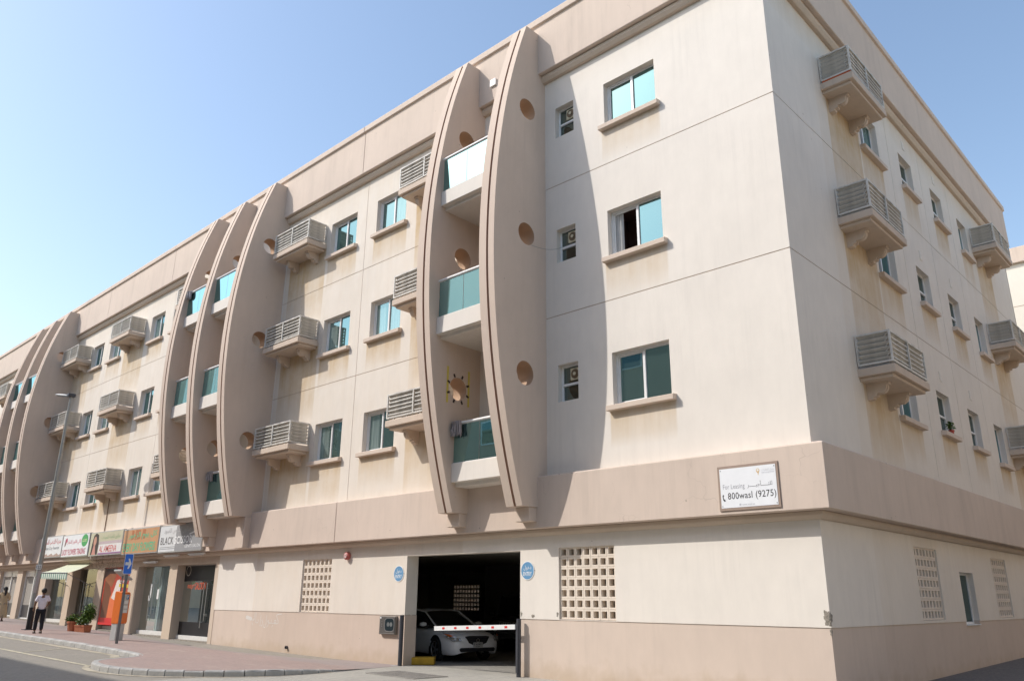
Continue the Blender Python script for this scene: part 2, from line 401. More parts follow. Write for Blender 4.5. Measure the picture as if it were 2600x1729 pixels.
# ------------------------------------------------------------------ the apartment building
B = empty('apartment_building'); tag(B, 'long four-storey cream apartment block with curved fins, balconies and shops below', 'apartment building')
FL = (0, 3.81, 7.62)
def PF(u, d, z): return (u, -d, z)
def PR(u, d, z): return (d, u, z)
STAINS = {'F': [], 'R': []}
def stain_at(key, u, z):
    v = 0
    for (a, b, zt, ln, st) in STAINS[key]:
        if a-.001 <= u <= b+.001 and zt-ln <= z <= zt+.001:
            e = min(1, (u-a)/.05, (b-u)/.05); v = max(v, st*max(0, e)*max(0., min(1., 1-(zt-z)/ln))**.6)
    return v
def panel(key, u0, u1, z0, z1, ops, mat, d=0.0, reveal=.22, name='wall_panel', edge=.03, step=.4, parent=None, noedge=()):
    P = PF if key == 'F' else PR
    us = {u0, u1}; zs = {z0, z1}
    n = max(1, int((u1-u0)/step)); us |= {u0+(u1-u0)*i/n for i in range(n+1)}
    n = max(1, int((z1-z0)/step)); zs |= {z0+(z1-z0)*i/n for i in range(n+1)}
    for o_ in ops: us |= {o_[0], o_[1]}; zs |= {o_[2], o_[3]}
    for (a, b, zt, ln, st) in STAINS[key]:
        if b > u0 and a < u1 and zt > z0 and zt-ln < z1:
            us |= {q for q in (a, a+.05, b-.05, b) if u0 < q < u1}; zs |= {q for q in (zt, zt-ln) if z0 < q < z1}
    def clean(s):
        s = sorted(s); r = [s[0]]
        for q in s[1:]:
            if q-r[-1] > 1e-4: r.append(q)
        return r
    us = clean(us); zs = clean(zs); idx = {}; mb = MB()
    def vid(i, j):
        if (i, j) not in idx: idx[(i, j)] = len(mb.v); mb.v.append(P(us[i], d, zs[j]))
        return idx[(i, j)]
    for i in range(len(us)-1):
        for j in range(len(zs)-1):
            cu, cz = (us[i]+us[i+1])/2, (zs[j]+zs[j+1])/2
            if any(o_[0] < cu < o_[1] and o_[2] < cz < o_[3] for o_ in ops): continue
            mb.f.append([vid(i, j), vid(i+1, j), vid(i+1, j+1), vid(i, j+1)]); mb.mi.append(0)
    nv = len(mb.v)
    for o_ in ops:
        rv = o_[4] if len(o_) > 4 else reveal
        a, b, c, e = o_[:4]; pts = [(a, c), (b, c), (b, e), (a, e)]
        for k in range(4):
            p, q = pts[k], pts[(k+1) % 4]
            if (k == 0 and c <= z0) or (k == 2 and e >= z1): continue
            p, q = (p[0], min(max(p[1], z0), z1)), (q[0], min(max(q[1], z0), z1))
            mb.add([P(p[0], d, p[1]), P(q[0], d, q[1]), P(q[0], d-rv, q[1]), P(p[0], d-rv, p[1])], [(0, 3, 2, 1)])
    def inop(u, z): return any(o_[0] < u < o_[1] and o_[2] < z < o_[3] for o_ in ops)
    def eq(p, q): mb.add([P(p[0], d, p[1]), P(q[0], d, q[1]), P(q[0], d-edge, q[1]), P(p[0], d-edge, p[1])], [(0, 1, 2, 3)])
    for a, b in zip(us, us[1:]):
        if not inop((a+b)/2, z0+1e-3) and 'b' not in noedge: eq((a, z0), (b, z0))
        if not inop((a+b)/2, z1-1e-3) and 't' not in noedge: eq((b, z1), (a, z1))
    if 'r' not in noedge: eq((u1, z0), (u1, z1))
    if 'l' not in noedge: eq((u0, z1), (u0, z0))
    me = mb.mesh(mat, fix=False)
    at_ = me.attributes.new('stain', 'FLOAT', 'POINT')
    vals = [0.0]*len(mb.v)
    for (i, j), k in idx.items(): vals[k] = stain_at(key, us[i], zs[j])
    at_.data.foreach_set('value', vals)
    return inst(name, me, parent=parent or B)
# ---- openings
WIN = []   # key, u0, u1, z0, z1, kind, sill
for f in FL:
    WIN += [('F', -4.65, -3.04, 6.14+f, 7.44+f, 'big', 1), ('F', -6.36, -5.70, 6.48+f, 7.45+f, 'small', 0),
            ('F', -17.30, -15.72, 6.14+f, 7.44+f, 'big', 1), ('F', -14.54, -12.94, 6.14+f, 7.44+f, 'big', 1),
            ('F', -40.40, -38.95, 6.14+f, 7.46+f, 'big', 1), ('F', -37.95, -36.42, 6.14+f, 7.46+f, 'big', 1),
            ('F', -32.85, -31.37, 6.14+f, 7.46+f, 'big', 1), ('F', -30.35, -28.80, 6.14+f, 7.46+f, 'big', 1),
            ('F', -52.6, -51.0, 6.14+f, 7.46+f, 'big', 1),
            ('R', 5.60, 7.06, 6.14+f, 7.44+f, 'big', 1), ('R', 8.96, 10.15, 6.28+f, 7.45+f, 'trans', 1),
            ('R', 12.02, 13.22, 6.28+f, 7.45+f, 'trans', 1), ('R', 15.03, 16.15, 6.14+f, 7.45+f, 'big', 1)]
ACS = []   # key, u0 (start along facade), z top of slab
for f in FL:
    for u in (-19.98, -12.35, -42.95, -35.87, -28.36, -55.6): ACS.append(('F', u, 6.72+f))
    for u in (3.0, 16.62): ACS.append(('R', u, 6.78+f))
for w in WIN:
    if w[6]: STAINS[w[0]].append((w[1]-.12, w[2]+.12, w[3]-.14, random.uniform(.8, 1.45), random.uniform(.75, 1.2)*(1.0 if w[0] == 'R' or w[1] < -10 else .8)))
for k, u, z in ACS: STAINS[k].append((u-.05+(.3 if k == 'R' else 0), u+2.45, z-.2, 3.1 if z > 8 else 2.0, 1.25))
STAINS['F'] += [(-20.3, -9.3, 16.1, 1.2, .4), (-42.9, -25.2, 16.1, 1.0, .4), (-6.7, -.2, 16.1, .8, .12), (-60, -48.4, 16.1, 1.0, .4)]
STAINS['R'] += [(.3, 22, 16.1, .9, .5), (2.6, 22, 16.2, 90, .16)]
STAINS['F'] += [(-20.3, -9.7, 16.2, 90, .24), (-43, -25.6, 16.2, 90, .24), (-61, -48.3, 16.2, 90, .24)]
DOORS = []
GAPS = [(-9.2, 1), (-22.78, 2), (-25.15, 2), (-45.4, 3), (-47.8, 3)]   # left fin's right face, width 1.93
for xL, g_ in GAPS:
    for f in FL: DOORS.append(('F', xL+.62, xL+1.82, 4.75+f, 6.95+f))
OPF = [(w[1], w[2], w[3], w[4]) for w in WIN if w[0] == 'F']+[d_[1:5] for d_ in DOORS]
OPR = [(w[1], w[2], w[3], w[4]) for w in WIN if w[0] == 'R']
G = .010; ZL = [4.5, 8.80, 12.61, 16.16]
for (a, b) in ((-62, -45.6), (-45.6, -38.33), (-38.33, -30.42), (-30.42, -23.0), (-23.0, -15.14), (-15.14, -7.1), (-7.1, 0)):
    for z0, z1 in zip(ZL, ZL[1:]):
        ops = [o_ for o_ in OPF if o_[0] > a-.3 and o_[1] < b+.3 and o_[2] > z0 and o_[3] < z1+.01]
        panel('F', a+G, b-(G if b < 0 else 0), z0+G, z1-G, ops, M_wall, noedge='r' if b == 0 else '')
for (a, b) in ((0, 7.97), (7.97, 11.04), (11.04, 14.1), (14.1, 22.3)):
    for z0, z1 in zip(ZL, ZL[1:]):
        ops = [o_ for o_ in OPR if o_[0] > a-.1 and o_[1] < b+.1 and o_[2] > z0 and o_[3] < z1+.01]
        panel('R', a+(G if a > 0 else 0), b-G, z0+G, z1-G, ops, M_wall, noedge='l' if a == 0 else '')
for z in ZL[1:3]:
    MB().box(-62, -.02, .010, .03, z-.05, z+.05).build('joint_seal', M_joint, B)
    MB().box(-.03, -.010, .02, 22.3, z-.05, z+.05).build('joint_seal', M_joint, B)
for x in (-45.6, -38.33, -30.42, -23.0, -15.14, -7.1): MB().box(x-.05, x+.05, .012, .032, 4.5, 16.1).build('joint_seal', M_joint, B)
for y in (7.97, 11.04, 14.1): MB().box(-.032, -.012, y-.05, y+.05, 4.5, 16.1).build('joint_seal', M_joint, B)
# ---- ground floor walls
GR = [('F', -6.40, 1.31), ('F', -17.35, 1.31), ('R', 5.12, 1.36), ('R', 11.68, 1.36)]    # 7 x 7 grilles of 1.62 m
SHOPS = [(-26.42, -23.27), (-30.16, -27.12), (-33.9, -30.98), (-37.8, -34.72), (-41.6, -38.55), (-45.5, -42.5), (-49.5, -46.4), (-53.6, -50.5)]
STAINS['R'] += [(5.0, 7.0, 3.2, .8, .3), (9, 14, 3.2, .8, .25)]
gops = [(-12.02, -7.64, -.2, 2.90, .42), (-6.40, -4.765, 1.312, 2.93, .26), (-17.355, -15.72, 1.312, 2.93, .26)]
panel('F', -23.0, 0, 1.312, 3.30, [o_ if o_[2] > 0 else (o_[0], o_[1], 1.30, o_[3], .42) for o_ in gops], M_wall, d=0, name='ground_floor_wall', noedge='lr')
panel('F', -23.0, -.014, -.5, 1.305, [(-12.02, -7.64, -.6, 1.31, .42)], M_plinth, d=-.014, name='plinth', noedge='lr')
panel('R', 0, 22.3, 1.312, 3.30, [(5.12, 6.755, 1.36, 2.98, .26), (11.68, 13.315, 1.36, 2.98, .26), (8.42, 9.62, 1.30, 2.5, .26)], M_wall, d=0, name='ground_floor_wall', noedge='lr')
panel('R', .014, 22.3, -.5, 1.305, [(8.42, 9.62, 1.22, 1.306, .26)], M_plinth, d=-.014, name='plinth', noedge='lr')
sops = [(a, b, .06, 2.95+.006*(-23-b), .5) for a, b in SHOPS]
panel('F', -62, -23.0, -.3, 3.30, [(a, b, -.29, c, r) for a, b, _, c, r in sops], M_tan, d=0, name='shop_wall')
# damaged corner: raw concrete where the render has broken off
def broken(s0, s1, z0, z1, ns, nz, P):
    mb = MB(); idx = {}
    def vid(i, j):
        if (i, j) not in idx:
            q, z = s0+(s1-s0)*i/ns, z0+(z1-z0)*j/nz; idx[(i, j)] = len(mb.v); mb.v.append(P(q+random.uniform(-.003, .003), random.uniform(.003, .011), z+random.uniform(-.003, .003)))
        return idx[(i, j)]
    for i in range(ns):
        for j in range(nz):
            u, v = (i+.5)/ns*2-1, (j+.5)/nz*2-1; th = math.atan2(v, u)
            if math.hypot(u, v) < .78+.14*math.sin(3*th+1)+.10*math.sin(7*th+s0*9)+random.uniform(-.05, .05): mb.f.append([vid(i, j), vid(i+1, j), vid(i+1, j+1), vid(i, j+1)]); mb.mi.append(0)
    return mb.build('broken_corner', M_conc, B, fix=False)
def Pc(q, d, z): return (q, -d, z) if q < -.001 else ((d, q, z) if q > .001 else (d*.7, -d*.7, z))
broken(-.15, .11, 1.31, 1.62, 17, 18, Pc); broken(-.05, .06, 1.16, 1.30, 8, 9, lambda q, d, z: Pc(q, d-.012, z))
for u, z in ((-7.60, 1.42), (-6.45, 1.42)): broken(u-.035, u+.035, z-.06, z+.06, 6, 9, lambda q, d, z: (q, -d*.7, z))
broken(-7.28, -7.16, 1.33, 1.41, 9, 6, lambda q, d, z: (q, -d*.7, z))
# ---- swept mouldings round the corner
def sweep(name, prof, mat, x0=-62, y1=22.3, corner=True):
    mb = MB(); n = len(prof)
    if corner: st = [lambda d, z: (x0, -d, z), lambda d, z: (d, -d, z), lambda d, z: (d, y1, z)]
    else: st = [lambda d, z: (x0, -d, z), lambda d, z: (y1, -d, z)]
    # refine along the length for even shading of long strips
    for s_ in st:
        for d, z in prof: mb.v.append(s_(d, z))
    for k in range(len(st)-1):
        for i in range(n):
            j = (i+1) % n; mb.f.append([k*n+i, k*n+j, (k+1)*n+j, (k+1)*n+i]); mb.mi.append(0)
    mb.f.append(list(range(n))); mb.mi.append(0); e = (len(st)-1)*n; mb.f.append([e+i for i in reversed(range(n))]); mb.mi.append(0)
    return mb.build(name, mat, B, bevel=.012)
band = [(-.02, 3.375), (.36, 3.375), (.37, 3.39), (.37, 4.60), (.34, 4.625), (-.02, 4.64)]
sweep('string_course', band, M_pink, x0=-15.135)
sweep('string_course', [(-.02, 3.375), (.36, 3.375), (.37, 3.39), (.37, 4.60), (.34, 4.625), (-.02, 4.64)], M_pink, x0=-62, y1=-15.15, corner=False)
sweep('string_course_moulding', [(-.02, 3.225), (.07, 3.225), (.14, 3.29), (.14, 3.373), (-.02, 3.373)], M_tan)
par = [(-.3, 16.26), (.29, 16.26), (.30, 16.28), (.30, 17.93), (.37, 17.95), (.37, 18.16), (.33, 18.2), (-.3, 18.22)]
sweep('parapet', par, M_pink, x0=-15.14)
for a, b in ((-30.42, -15.155), (-38.33, -30.435), (-62, -38.345)): sweep('parapet', par, M_pink, x0=a, y1=b, corner=False)
sweep('cornice_moulding', [(-.02, 16.05), (.10, 16.05), (.17, 16.15), (.17, 16.255), (-.02, 16.255)], M_tan)
MB().box(-62, -.25, .25, 17.3, 17.2, 17.3).box(-8, -.25, 17.3, 22, 17.2, 17.3).build('roof', M_conc, B)
MB().box(-8, 0, 22.2, 22.3, -.3, 18.1).box(-8.1, -8, 17.3, 22.3, -.3, 18.1).box(-62, -28.45, 17.2, 17.3, -.3, 18.1).box(-28.45+9*.2313, -8, 17.2, 17.3, -.3, 18.1).box(-28.45, -28.45+9*.2313, 17.2, 17.3, -.3, 1.12).box(-28.45, -28.45+9*.2313, 17.2, 17.3, 1.12+6*.2313, 18.1).build('rear_wall', M_wall, B)
MB().box(-62.1, -62, 0, 22.3, -.3, 18.1).build('side_wall', M_wall, B)
# ---- fins
YC, ZC, RR = 19.05, 10.605, 21.07
def fy(z): return YC-math.sqrt(RR*RR-(z-ZC)**2)
M_hole = stucco('hole_shade_tan', (.47, .325, .225))  # deeper tan paints in the shade and bounced light inside the holes
def fin_mesh(zb, zt=17.66, w=.53):
    N = 48; zs = [zb+(zt-zb)*i/N for i in range(N+1)]
    cv = [(fy(z), z) for z in zs]
    back = [(.02, zt), (.02, zb)]
    outline = cv+back
    holes = [[(hy+.315*math.cos(-2*math.pi*k/28), hz+.315*math.sin(-2*math.pi*k/28)) for k in range(28)] for hy, hz in ((-.83, 7.15), (-.79, 11.0), (-.76, 14.86))]
    mb = MB(); loops = [outline]+holes; flat = [p for l in loops for p in l]; n = len(flat)
    tris = tessellate_polygon([[Vector((p[0], p[1], 0)) for p in l] for l in loops])
    mb.v = [(0, p[0], p[1]) for p in flat]+[(-w, p[0], p[1]) for p in flat]
    for t in tris:
        mb.f.append([t[0], t[1], t[2]]); mb.f.append([n+t[2], n+t[1], n+t[0]]); mb.mi += [0, 0]
    o_ = len(outline)
    for h in holes:
        m = len(h)
        for i in range(m): j = (i+1) % m; mb.f.append([o_+i, o_+j, n+o_+j, n+o_+i]); mb.mi.append(2)
        o_ += m
    # front with a groove
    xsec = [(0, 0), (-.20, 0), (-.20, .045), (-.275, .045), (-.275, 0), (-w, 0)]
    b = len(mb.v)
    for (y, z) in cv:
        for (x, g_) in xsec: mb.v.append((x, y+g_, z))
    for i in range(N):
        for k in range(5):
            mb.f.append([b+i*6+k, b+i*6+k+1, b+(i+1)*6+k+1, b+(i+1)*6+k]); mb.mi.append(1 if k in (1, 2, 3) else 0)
    for i in (0, N):
        r = [b+i*6+k for k in range(6)]; m = len(mb.v); mb.v += [(-w, .02, cv[i][1]), (0, .02, cv[i][1])]; mb.f.append(r+[m, m+1]); mb.mi.append(0)
    return mb.mesh([M_fin, M_groove, M_hole], smooth=True, weld=True)
FM = {zb: fin_mesh(zb) for zb in (3.87, 4.46)}
brk = MB().box(-.49, -.03, -.63, .02, 3.53, 3.868).mesh(M_fin, bevel=.01)
FINS = [(-6.74, 3.87), (-9.2, 3.87), (-20.36, 4.46), (-22.78, 3.87), (-25.15, 4.46), (-43.0, 3.87), (-45.4, 3.87), (-47.8, 3.87)]
fin_objs = []
for x, zb in FINS:
    f_ = inst('curved_fin', FM[zb], (x, 0, 0), 0, B); fin_objs.append(f_)
    if zb < 4: inst('bracket', brk, (0, 0, 0), 0, f_)
MB().box(-20.92, -20.33, -.60, -.36, 3.39, 4.455).build('fin_base', M_fin, fin_objs[2], bevel=.01).location.x = 20.36
# yellow tape and marks round one hole, on the inner face of the second fin
M_tape = simple('yellow_tape', (.62, .50, .10), .6); M_mark = simple('dark_tape', (.05, .03, .025), .7)
fB = fin_objs[1]
for y in (-1.22, -.44): MB().box(.002, .006, y-.035, y+.035, 6.72, 7.72).build('yellow_tape', M_tape, fB)
for k in range(8):
    q = math.pi/8+k*math.pi/4; r_ = Matrix.Rotation(q, 3, 'X')
    MB().box(.002, .007, -.05, .05, -.03, .03, rot=r_, at=(0, -.83+.38*math.cos(q), 7.15+.38*math.sin(q))).build('dark_tape', M_mark, fB)
# ---- balconies
def balcony(w, dp, zs0, zu, zr):
    # local: x 0..w, y from -dp (front) to 0 (wall)
    slab = MB().prism([(-dp, zs0), (-dp, zu), (-dp+.13, zu), (-dp+.13, zs0+.12), (.02, zs0+.12), (.02, zs0-.10), (-dp+.16, zs0-.10), (-dp+.16, zs0)], 0, w, 'x').mesh(M_wall, bevel=.008)
    hw = w/2
    gl = MB().add([(.01, -dp+.06, zu+.012), (hw-.006, -dp+.06, zu+.012), (hw-.006, -dp+.06, zr-.03), (.01, -dp+.06, zr-.03)], [(0, 1, 2, 3)]).mesh(M_balg)
    rail = MB().tube([(0, -dp+.06, zr), (w, -dp+.06, zr)], .042, 12).mesh(M_alu, smooth=True)
    shoe = MB().box(0, w, -dp+.04, -dp+.085, zu-.01, zu+.02).mesh(M_alu)
    return slab, gl, rail, shoe, hw
BAL = [balcony(1.93, .99, 4.62, 5.11, 6.17), balcony(1.93, 1.69, 8.50, 8.98, 10.05), balcony(1.93, 1.69, 12.34, 12.78, 13.85)]
bal_objs = []
for xL, g_ in GAPS:
    for k in range(3):
        sl_, gl, rail, shoe, hw = BAL[k]
        b_ = inst('balcony', sl_, (xL, 0, 0), 0, B); bal_objs.append(b_)
        inst('glass_panel', gl, (0, 0, 0), 0, b_); inst('glass_panel', gl, (hw, 0, 0), 0, b_)
        inst('handrail', rail, (0, 0, 0), 0, b_); inst('bottom_rail', shoe, (0, 0, 0), 0, b_)
dfr = MB()
for a, b in ((0, .05), (.575, .625), (1.15, 1.2)): dfr.box(a, b, .14, .2, 0, 2.2)
dfr.box(.05, 1.15, .14, .2, 0, .06).box(.05, 1.15, .14, .2, 2.14, 2.2); dfr = dfr.mesh(M_alu)
dpa = MB().box(.05, .575, .165, .175, .06, 2.14).box(.625, 1.15, .165, .175, .06, 2.14).mesh(M_glassd)
for d_ in DOORS:
    o = inst('balcony_door', dfr, (d_[1], 0, d_[3]), 0, B); inst('pane', dpa, (0, 0, 0), 0, o)
# ---- windows
wcache = {}
def win_parts(kind, w, h):
    key = (kind, round(w, 2), round(h, 2))
    if key in wcache: return wcache[key]
    fr = MB(); y0, y1 = .16, .235; t = .055
    fr.box(0, w, y0, y1, 0, t).box(0, w, y0, y1, h-t, h).box(0, t, y0, y1, t, h-t).box(w-t, w, y0, y1, t, h-t)
    panes = []
    if kind == 'big':
        m = w*.505; fr.box(m-.035, m+.035, y0-.012, y1-.02, t, h-t)
        fr.box(t, m-.035, y0+.03, y1-.01, t, t+.045).box(t, m-.035, y0+.03, y1-.01, h-t-.045, h-t).box(t, t+.045, y0+.03, y1-.01, t+.045, h-t-.045)
        panes = [(t+.045, m-.035, t+.045, h-t-.045, .207), (m+.035, w-t, t, h-t, .188)]
    else:
        m = h*.47; fr.box(t, w-t, y0-.01, y1-.02, m-.03, m+.03)
        panes = [(t, w-t, t, m-.03, .2), (t, w-t, m+.03, h-t, .19)]
    frm = fr.mesh(M_alu, bevel=.004)
    pm = []
    for a, b, c, d, y in panes:
        cx, cz = (a+b)/2, (c+d)/2
        pm.append((MB().box(a-cx-.01, b-cx+.01, -.003, .003, c-cz-.01, d-cz+.01).mesh(M_glass if kind == 'big' else M_glassd), (cx, y, cz)))
    sill = MB().prism([(-.15, -.145), (-.15, -.02), (.13, .012), (.13, -.145)], -.125, w+.125, 'x').mesh(M_sill, bevel=.008)
    wcache[key] = (frm, pm, sill); return wcache[key]
fanp = MB().box(-.155, .155, -.02, .02, -.155, .155).mesh(simple('cream_plastic', (.62, .56, .40), .5), bevel=.01)
fanr = MB().lathe([(.125, -.024), (.125, -.03), (.10, -.034), (.05, -.026), (.05, -.04), (.0, -.045)], 24, axis='y').mesh([simple('brown_plastic', (.16, .11, .06), .5)], smooth=True)
fanc = MB().lathe([(.045, -.03), (.045, -.055), (.0, -.058)], 16, axis='y').mesh(fanp.materials[0], smooth=True)
backing = MB().box(-.1, 1.8, .24, .26, -.1, 1.5).mesh(M_dark)
win_objs = []; mcache = {}
def mcopy(me, mat):
    if (me.name, mat.name) not in mcache: c = me.copy(); c.materials[0] = mat; mcache[(me.name, mat.name)] = c
    return mcache[(me.name, mat.name)]
for i, (k, u0, u1, z0, z1, kind, s_) in enumerate(WIN):
    w, h = u1-u0, z1-z0; frm, pm, sill = win_parts(kind, w, h)
    loc, rz = ((u0, 0, z0), 0) if k == 'F' else ((0, u0, z0), math.pi/2)
    o = inst('window', frm, loc, rz, B); win_objs.append(o)
    var = [[me_ if mm is M_glass else mcopy(me_, mm) for mm in (M_glass, M_glass, M_glass2, M_glass3)] for me_, _ in pm]
    opened = (k == 'F' and abs(u0+4.65) < .01 and 9 < z0 < 11)
    for q, (me, pl) in enumerate(pm):
        if opened and q == 0: continue
        p = inst('pane', me, pl, 0, o); p.data = random.choice(var[q]) if kind == 'big' else p.data; p.rotation_euler = (random.uniform(-.012, .012), 0, random.uniform(-.01, .01))
    if s_: inst('sill', sill, (0, 0, 0), 0, o)
    if kind == 'small':
        v = inst('extractor_fan', fanp, (w*.66, .175, h*.73), 0, o)
        v2 = MB(); 
        fan_o = inst('extractor_fan', fanr, (w*.66, .175, h*.73), 0, o); inst('extractor_fan', fanc, (w*.66, .175, h*.73), 0, o)
    if opened:
        mb = MB().mat(0).add([(0, .9, 0), (w, .9, 0), (w, .9, h), (0, .9, h)], [(0, 1, 2, 3)])
        mb.add([(0, .2, 0), (0, .9, 0), (0, .9, h), (0, .2, h)], [(0, 1, 2, 3)]).add([(w, .2, 0), (w, .9, 0), (w, .9, h), (w, .2, h)], [(0, 1, 2, 3)])
        mb.add([(0, .2, h), (w, .2, h), (w, .9, h), (0, .9, h)], [(0, 1, 2, 3)]).add([(0, .2, 0), (w, .2, 0), (w, .9, 0), (0, .9, 0)], [(0, 1, 2, 3)])
        mb.build('room', simple('dark_red_room', (.09, .045, .035), .8), o)
        cv = MB(); pts = [(.07+.017*j, .24+.03*math.sin(j*1.7)) for j in range(16)]
        for x_, y_ in pts: cv.v += [(x_, y_, .05), (x_, y_, h-.05)]
        for j in range(15): cv.f.append([2*j, 2*j+2, 2*j+3, 2*j+1]); cv.mi.append(0)
        cv.build('curtain', simple('grey_curtain', (.55, .54, .52), .9), o, smooth='all')
        MB().box(.62, 1.1, .86, .89, .1, .62).build('picture_frame', M_black, o)
# ---- air-conditioner ledges with louvred screens
AW = 2.38
ledge = MB().prism([(-.82, 0), (-.82, -.19), (-.66, -.22), (-.66, -.30), (-.60, -.33), (.02, -.33), (.02, 0)], 0, AW, 'x')
# make the ledge step in at its ends too: lip wider than the soffit tray
ledge = MB().box(0, AW, -.82, .02, -.19, 0).box(.09, AW-.09, -.73, .02, -.27, -.188).mesh(M_ledge, bevel=.012)
bp_ = []
for k in range(15):   # scroll bracket outline (y, z)
    q = math.pi*(.5+k/14*.5); bp_.append((-.16+.24*math.cos(q)*1.15, -.36-.02+.0-.22*(1-math.sin(q))))
bo = [(.02, -.268), (-.50, -.268), (-.50, -.33), (-.45, -.345)]
for k in range(9):
    q = k/8*math.pi*.62; bo.append((-.30-.15*math.cos(q), -.36-.16*math.sin(q)))
bo += [(-.215, -.525), (-.215, -.57), (-.14, -.585), (-.13, -.63), (.02, -.65)]
bracket = MB().prism(bo, -.09, .09, 'x').mesh(M_ledge, bevel=.01)
brib = MB().prism([(p[0]*1.0-.012, p[1]-.012) for p in bo[3:14]]+[(-.2, -.43), (-.3, -.35)], -.045, .045, 'x').mesh(M_ledge)
LH = .74; zb_ = .06
fr = MB(); t = .042
for x in (0.02, AW/2, AW-.02-t): fr.box(x, x+t*(1.3 if 0.1 < x < 2 else 1), -.80, -.80+t, zb_, zb_+LH)
fr.box(0.02+t, AW-.02-t, -.797, -.797+t*.9, zb_+LH-t, zb_+LH).box(0.02+t, AW-.02-t, -.797, -.797+t*.9, zb_, zb_+t)
for x in (0.02, AW-.02-t):
    fr.box(x, x+t, -.80+t, -.03, zb_+LH-t, zb_+LH-.002).box(x, x+t, -.80+t, -.03, zb_, zb_+t-.002).box(x, x+t, -.05, -.02, zb_, zb_+LH)
for x in (.3, .9, 1.5, 2.05): fr.box(x, x+.05, -.77, -.72, 0, zb_)
frame = fr.mesh(M_louv)
rs = Matrix.Rotation(math.radians(-42), 3, 'X')
slat = MB().box(.05, AW-.05, -.075, .085, -.006, .006, rot=rs).box(.05, AW-.05, -.066, -.056, .028, .056).mesh(M_louv)
rs2 = Matrix.Rotation(math.radians(-46), 3, 'Y')
slat_side = MB().box(-.08, .08, -.76, -.05, -.006, .006, rot=rs2).mesh(M_louv)
cond = MB().box(-.42, .42, -.16, .16, 0, .62).mesh(simple('condenser_casing', (.42, .41, .38), .5), bevel=.02)
condf = MB().lathe([(.22, -.165), (.22, -.17), (.0, -.17)], 20, axis='y').mesh(M_black)
slat_sn = MB().box(-.08, .08, -.76, -.05, -.006, .006, rot=Matrix.Rotation(math.radians(46), 3, 'Y')).mesh(M_louv)
M_orange_strip = simple('orange_strip', (.45, .10, .03), .7)
for i, (k, u, z) in enumerate(ACS):
    loc, rz = ((u, 0, z), 0) if k == 'F' else ((0, u, z), math.pi/2)
    a_ = inst('air_conditioner_ledge', ledge, loc, rz, B)
    for x in (.52, AW-.52):
        inst('bracket', bracket, (x, 0, 0), 0, a_); inst('bracket_scroll', brib, (x, 0, 0), 0, a_)
    inst('louvre_frame', frame, (0, 0, 0), 0, a_)
    dt = random.uniform(-.05, .05)
    for j in range(6):
        zz = zb_+.075+j*.117
        o = inst('louvre_slat', slat, (0, -.715, zz), 0, a_); o.rotation_euler = (random.uniform(-.09, .09)+dt, random.choice((0, 0, 0, 0, .008, -.01)), 0)
        o = inst('louvre_slat', slat_side if k == 'F' else slat_sn, (AW-.11 if k == 'F' else .11, 0, zz), 0, a_); o.rotation_euler.y = random.uniform(-.04, .04)
    c_ = inst('condenser', cond, (random.uniform(.6, 1.6), -.36, .01), 0, a_)
    if k == 'R' and u < 5 and z > 13: MB().add([(.0, -.78, .005), (.0, -.05, .005), (.0, -.05, .09), (.0, -.78, .09)], [(0, 1, 2, 3)]).build('orange_strip', M_orange_strip, a_).location.x = .03
MB().tube([(-34.62, -.03, 6.3), (-34.62, -.03, 4.62)], .022, 8).build('drain_pipe', simple('brown_pipe', (.30, .21, .15), .7), B)
# ---- ventilation grilles of square breeze blocks
BP = .2313; bs = .2285
bl = MB().prism([(-bs/2, -bs/2), (bs/2, -bs/2), (bs/2, bs/2), (-bs/2, bs/2)], -.085, .085, 'y', holes=[[(-.072, -.072), (-.072, .072), (.072, .072), (.072, -.072)]])
block = bl.mesh(M_sill_b := stucco('block_render', (.75, .655, .555)), bevel=.003)
def grille(key, u, z, nx=7, nz=7, y=None, dep=.15, parent=B):
    loc, rz = ((u, y or 0, z), 0) if key == 'F' else ((0, u, z), math.pi/2)
    e = empty('ventilation_grille', loc, rz, parent)
    for i in range(nx):
        for j in range(nz): inst('breeze_block', block, (BP*(i+.5), dep+random.uniform(-.003, .003), BP*(j+.5)), 0, e)
    return e
for i, (k, u, z) in enumerate(GR): grille(k, u+.006, z+.004, dep=.13 if k == 'F' else .12)
grille('F', -28.45, 1.12, 9, 6, y=17.0, dep=.1)
# ---- vents and the small ground floor window on the side
vent = MB().box(-.11, .11, -.012, .02, -.15, .15).box(-.085, .085, -.018, 0, -.125, -.02).box(-.085, .085, -.018, 0, .02, .125).mesh(M_wall, bevel=.004)
for f in FL:
    for y in (9.62, 12.64): inst('wall_vent', vent, (0, y, 7.96+f), math.pi/2, B)
o = MB().box(0, 1.2, .14, .2, 0, .06).box(0, 1.2, .14, .2, 1.22, 1.28).box(0, .06, .14, .2, .06, 1.22).box(1.14, 1.2, .14, .2, .06, 1.22).build('window', M_alu, B, (0, 8.42, 1.22), math.pi/2)
MB().box(.06, 1.14, .165, .175, .06, 1.22).build('pane', M_glassd, o); MB().box(0, 1.2, -.02, .2, -.02, .005).build('sill', M_alu, o)
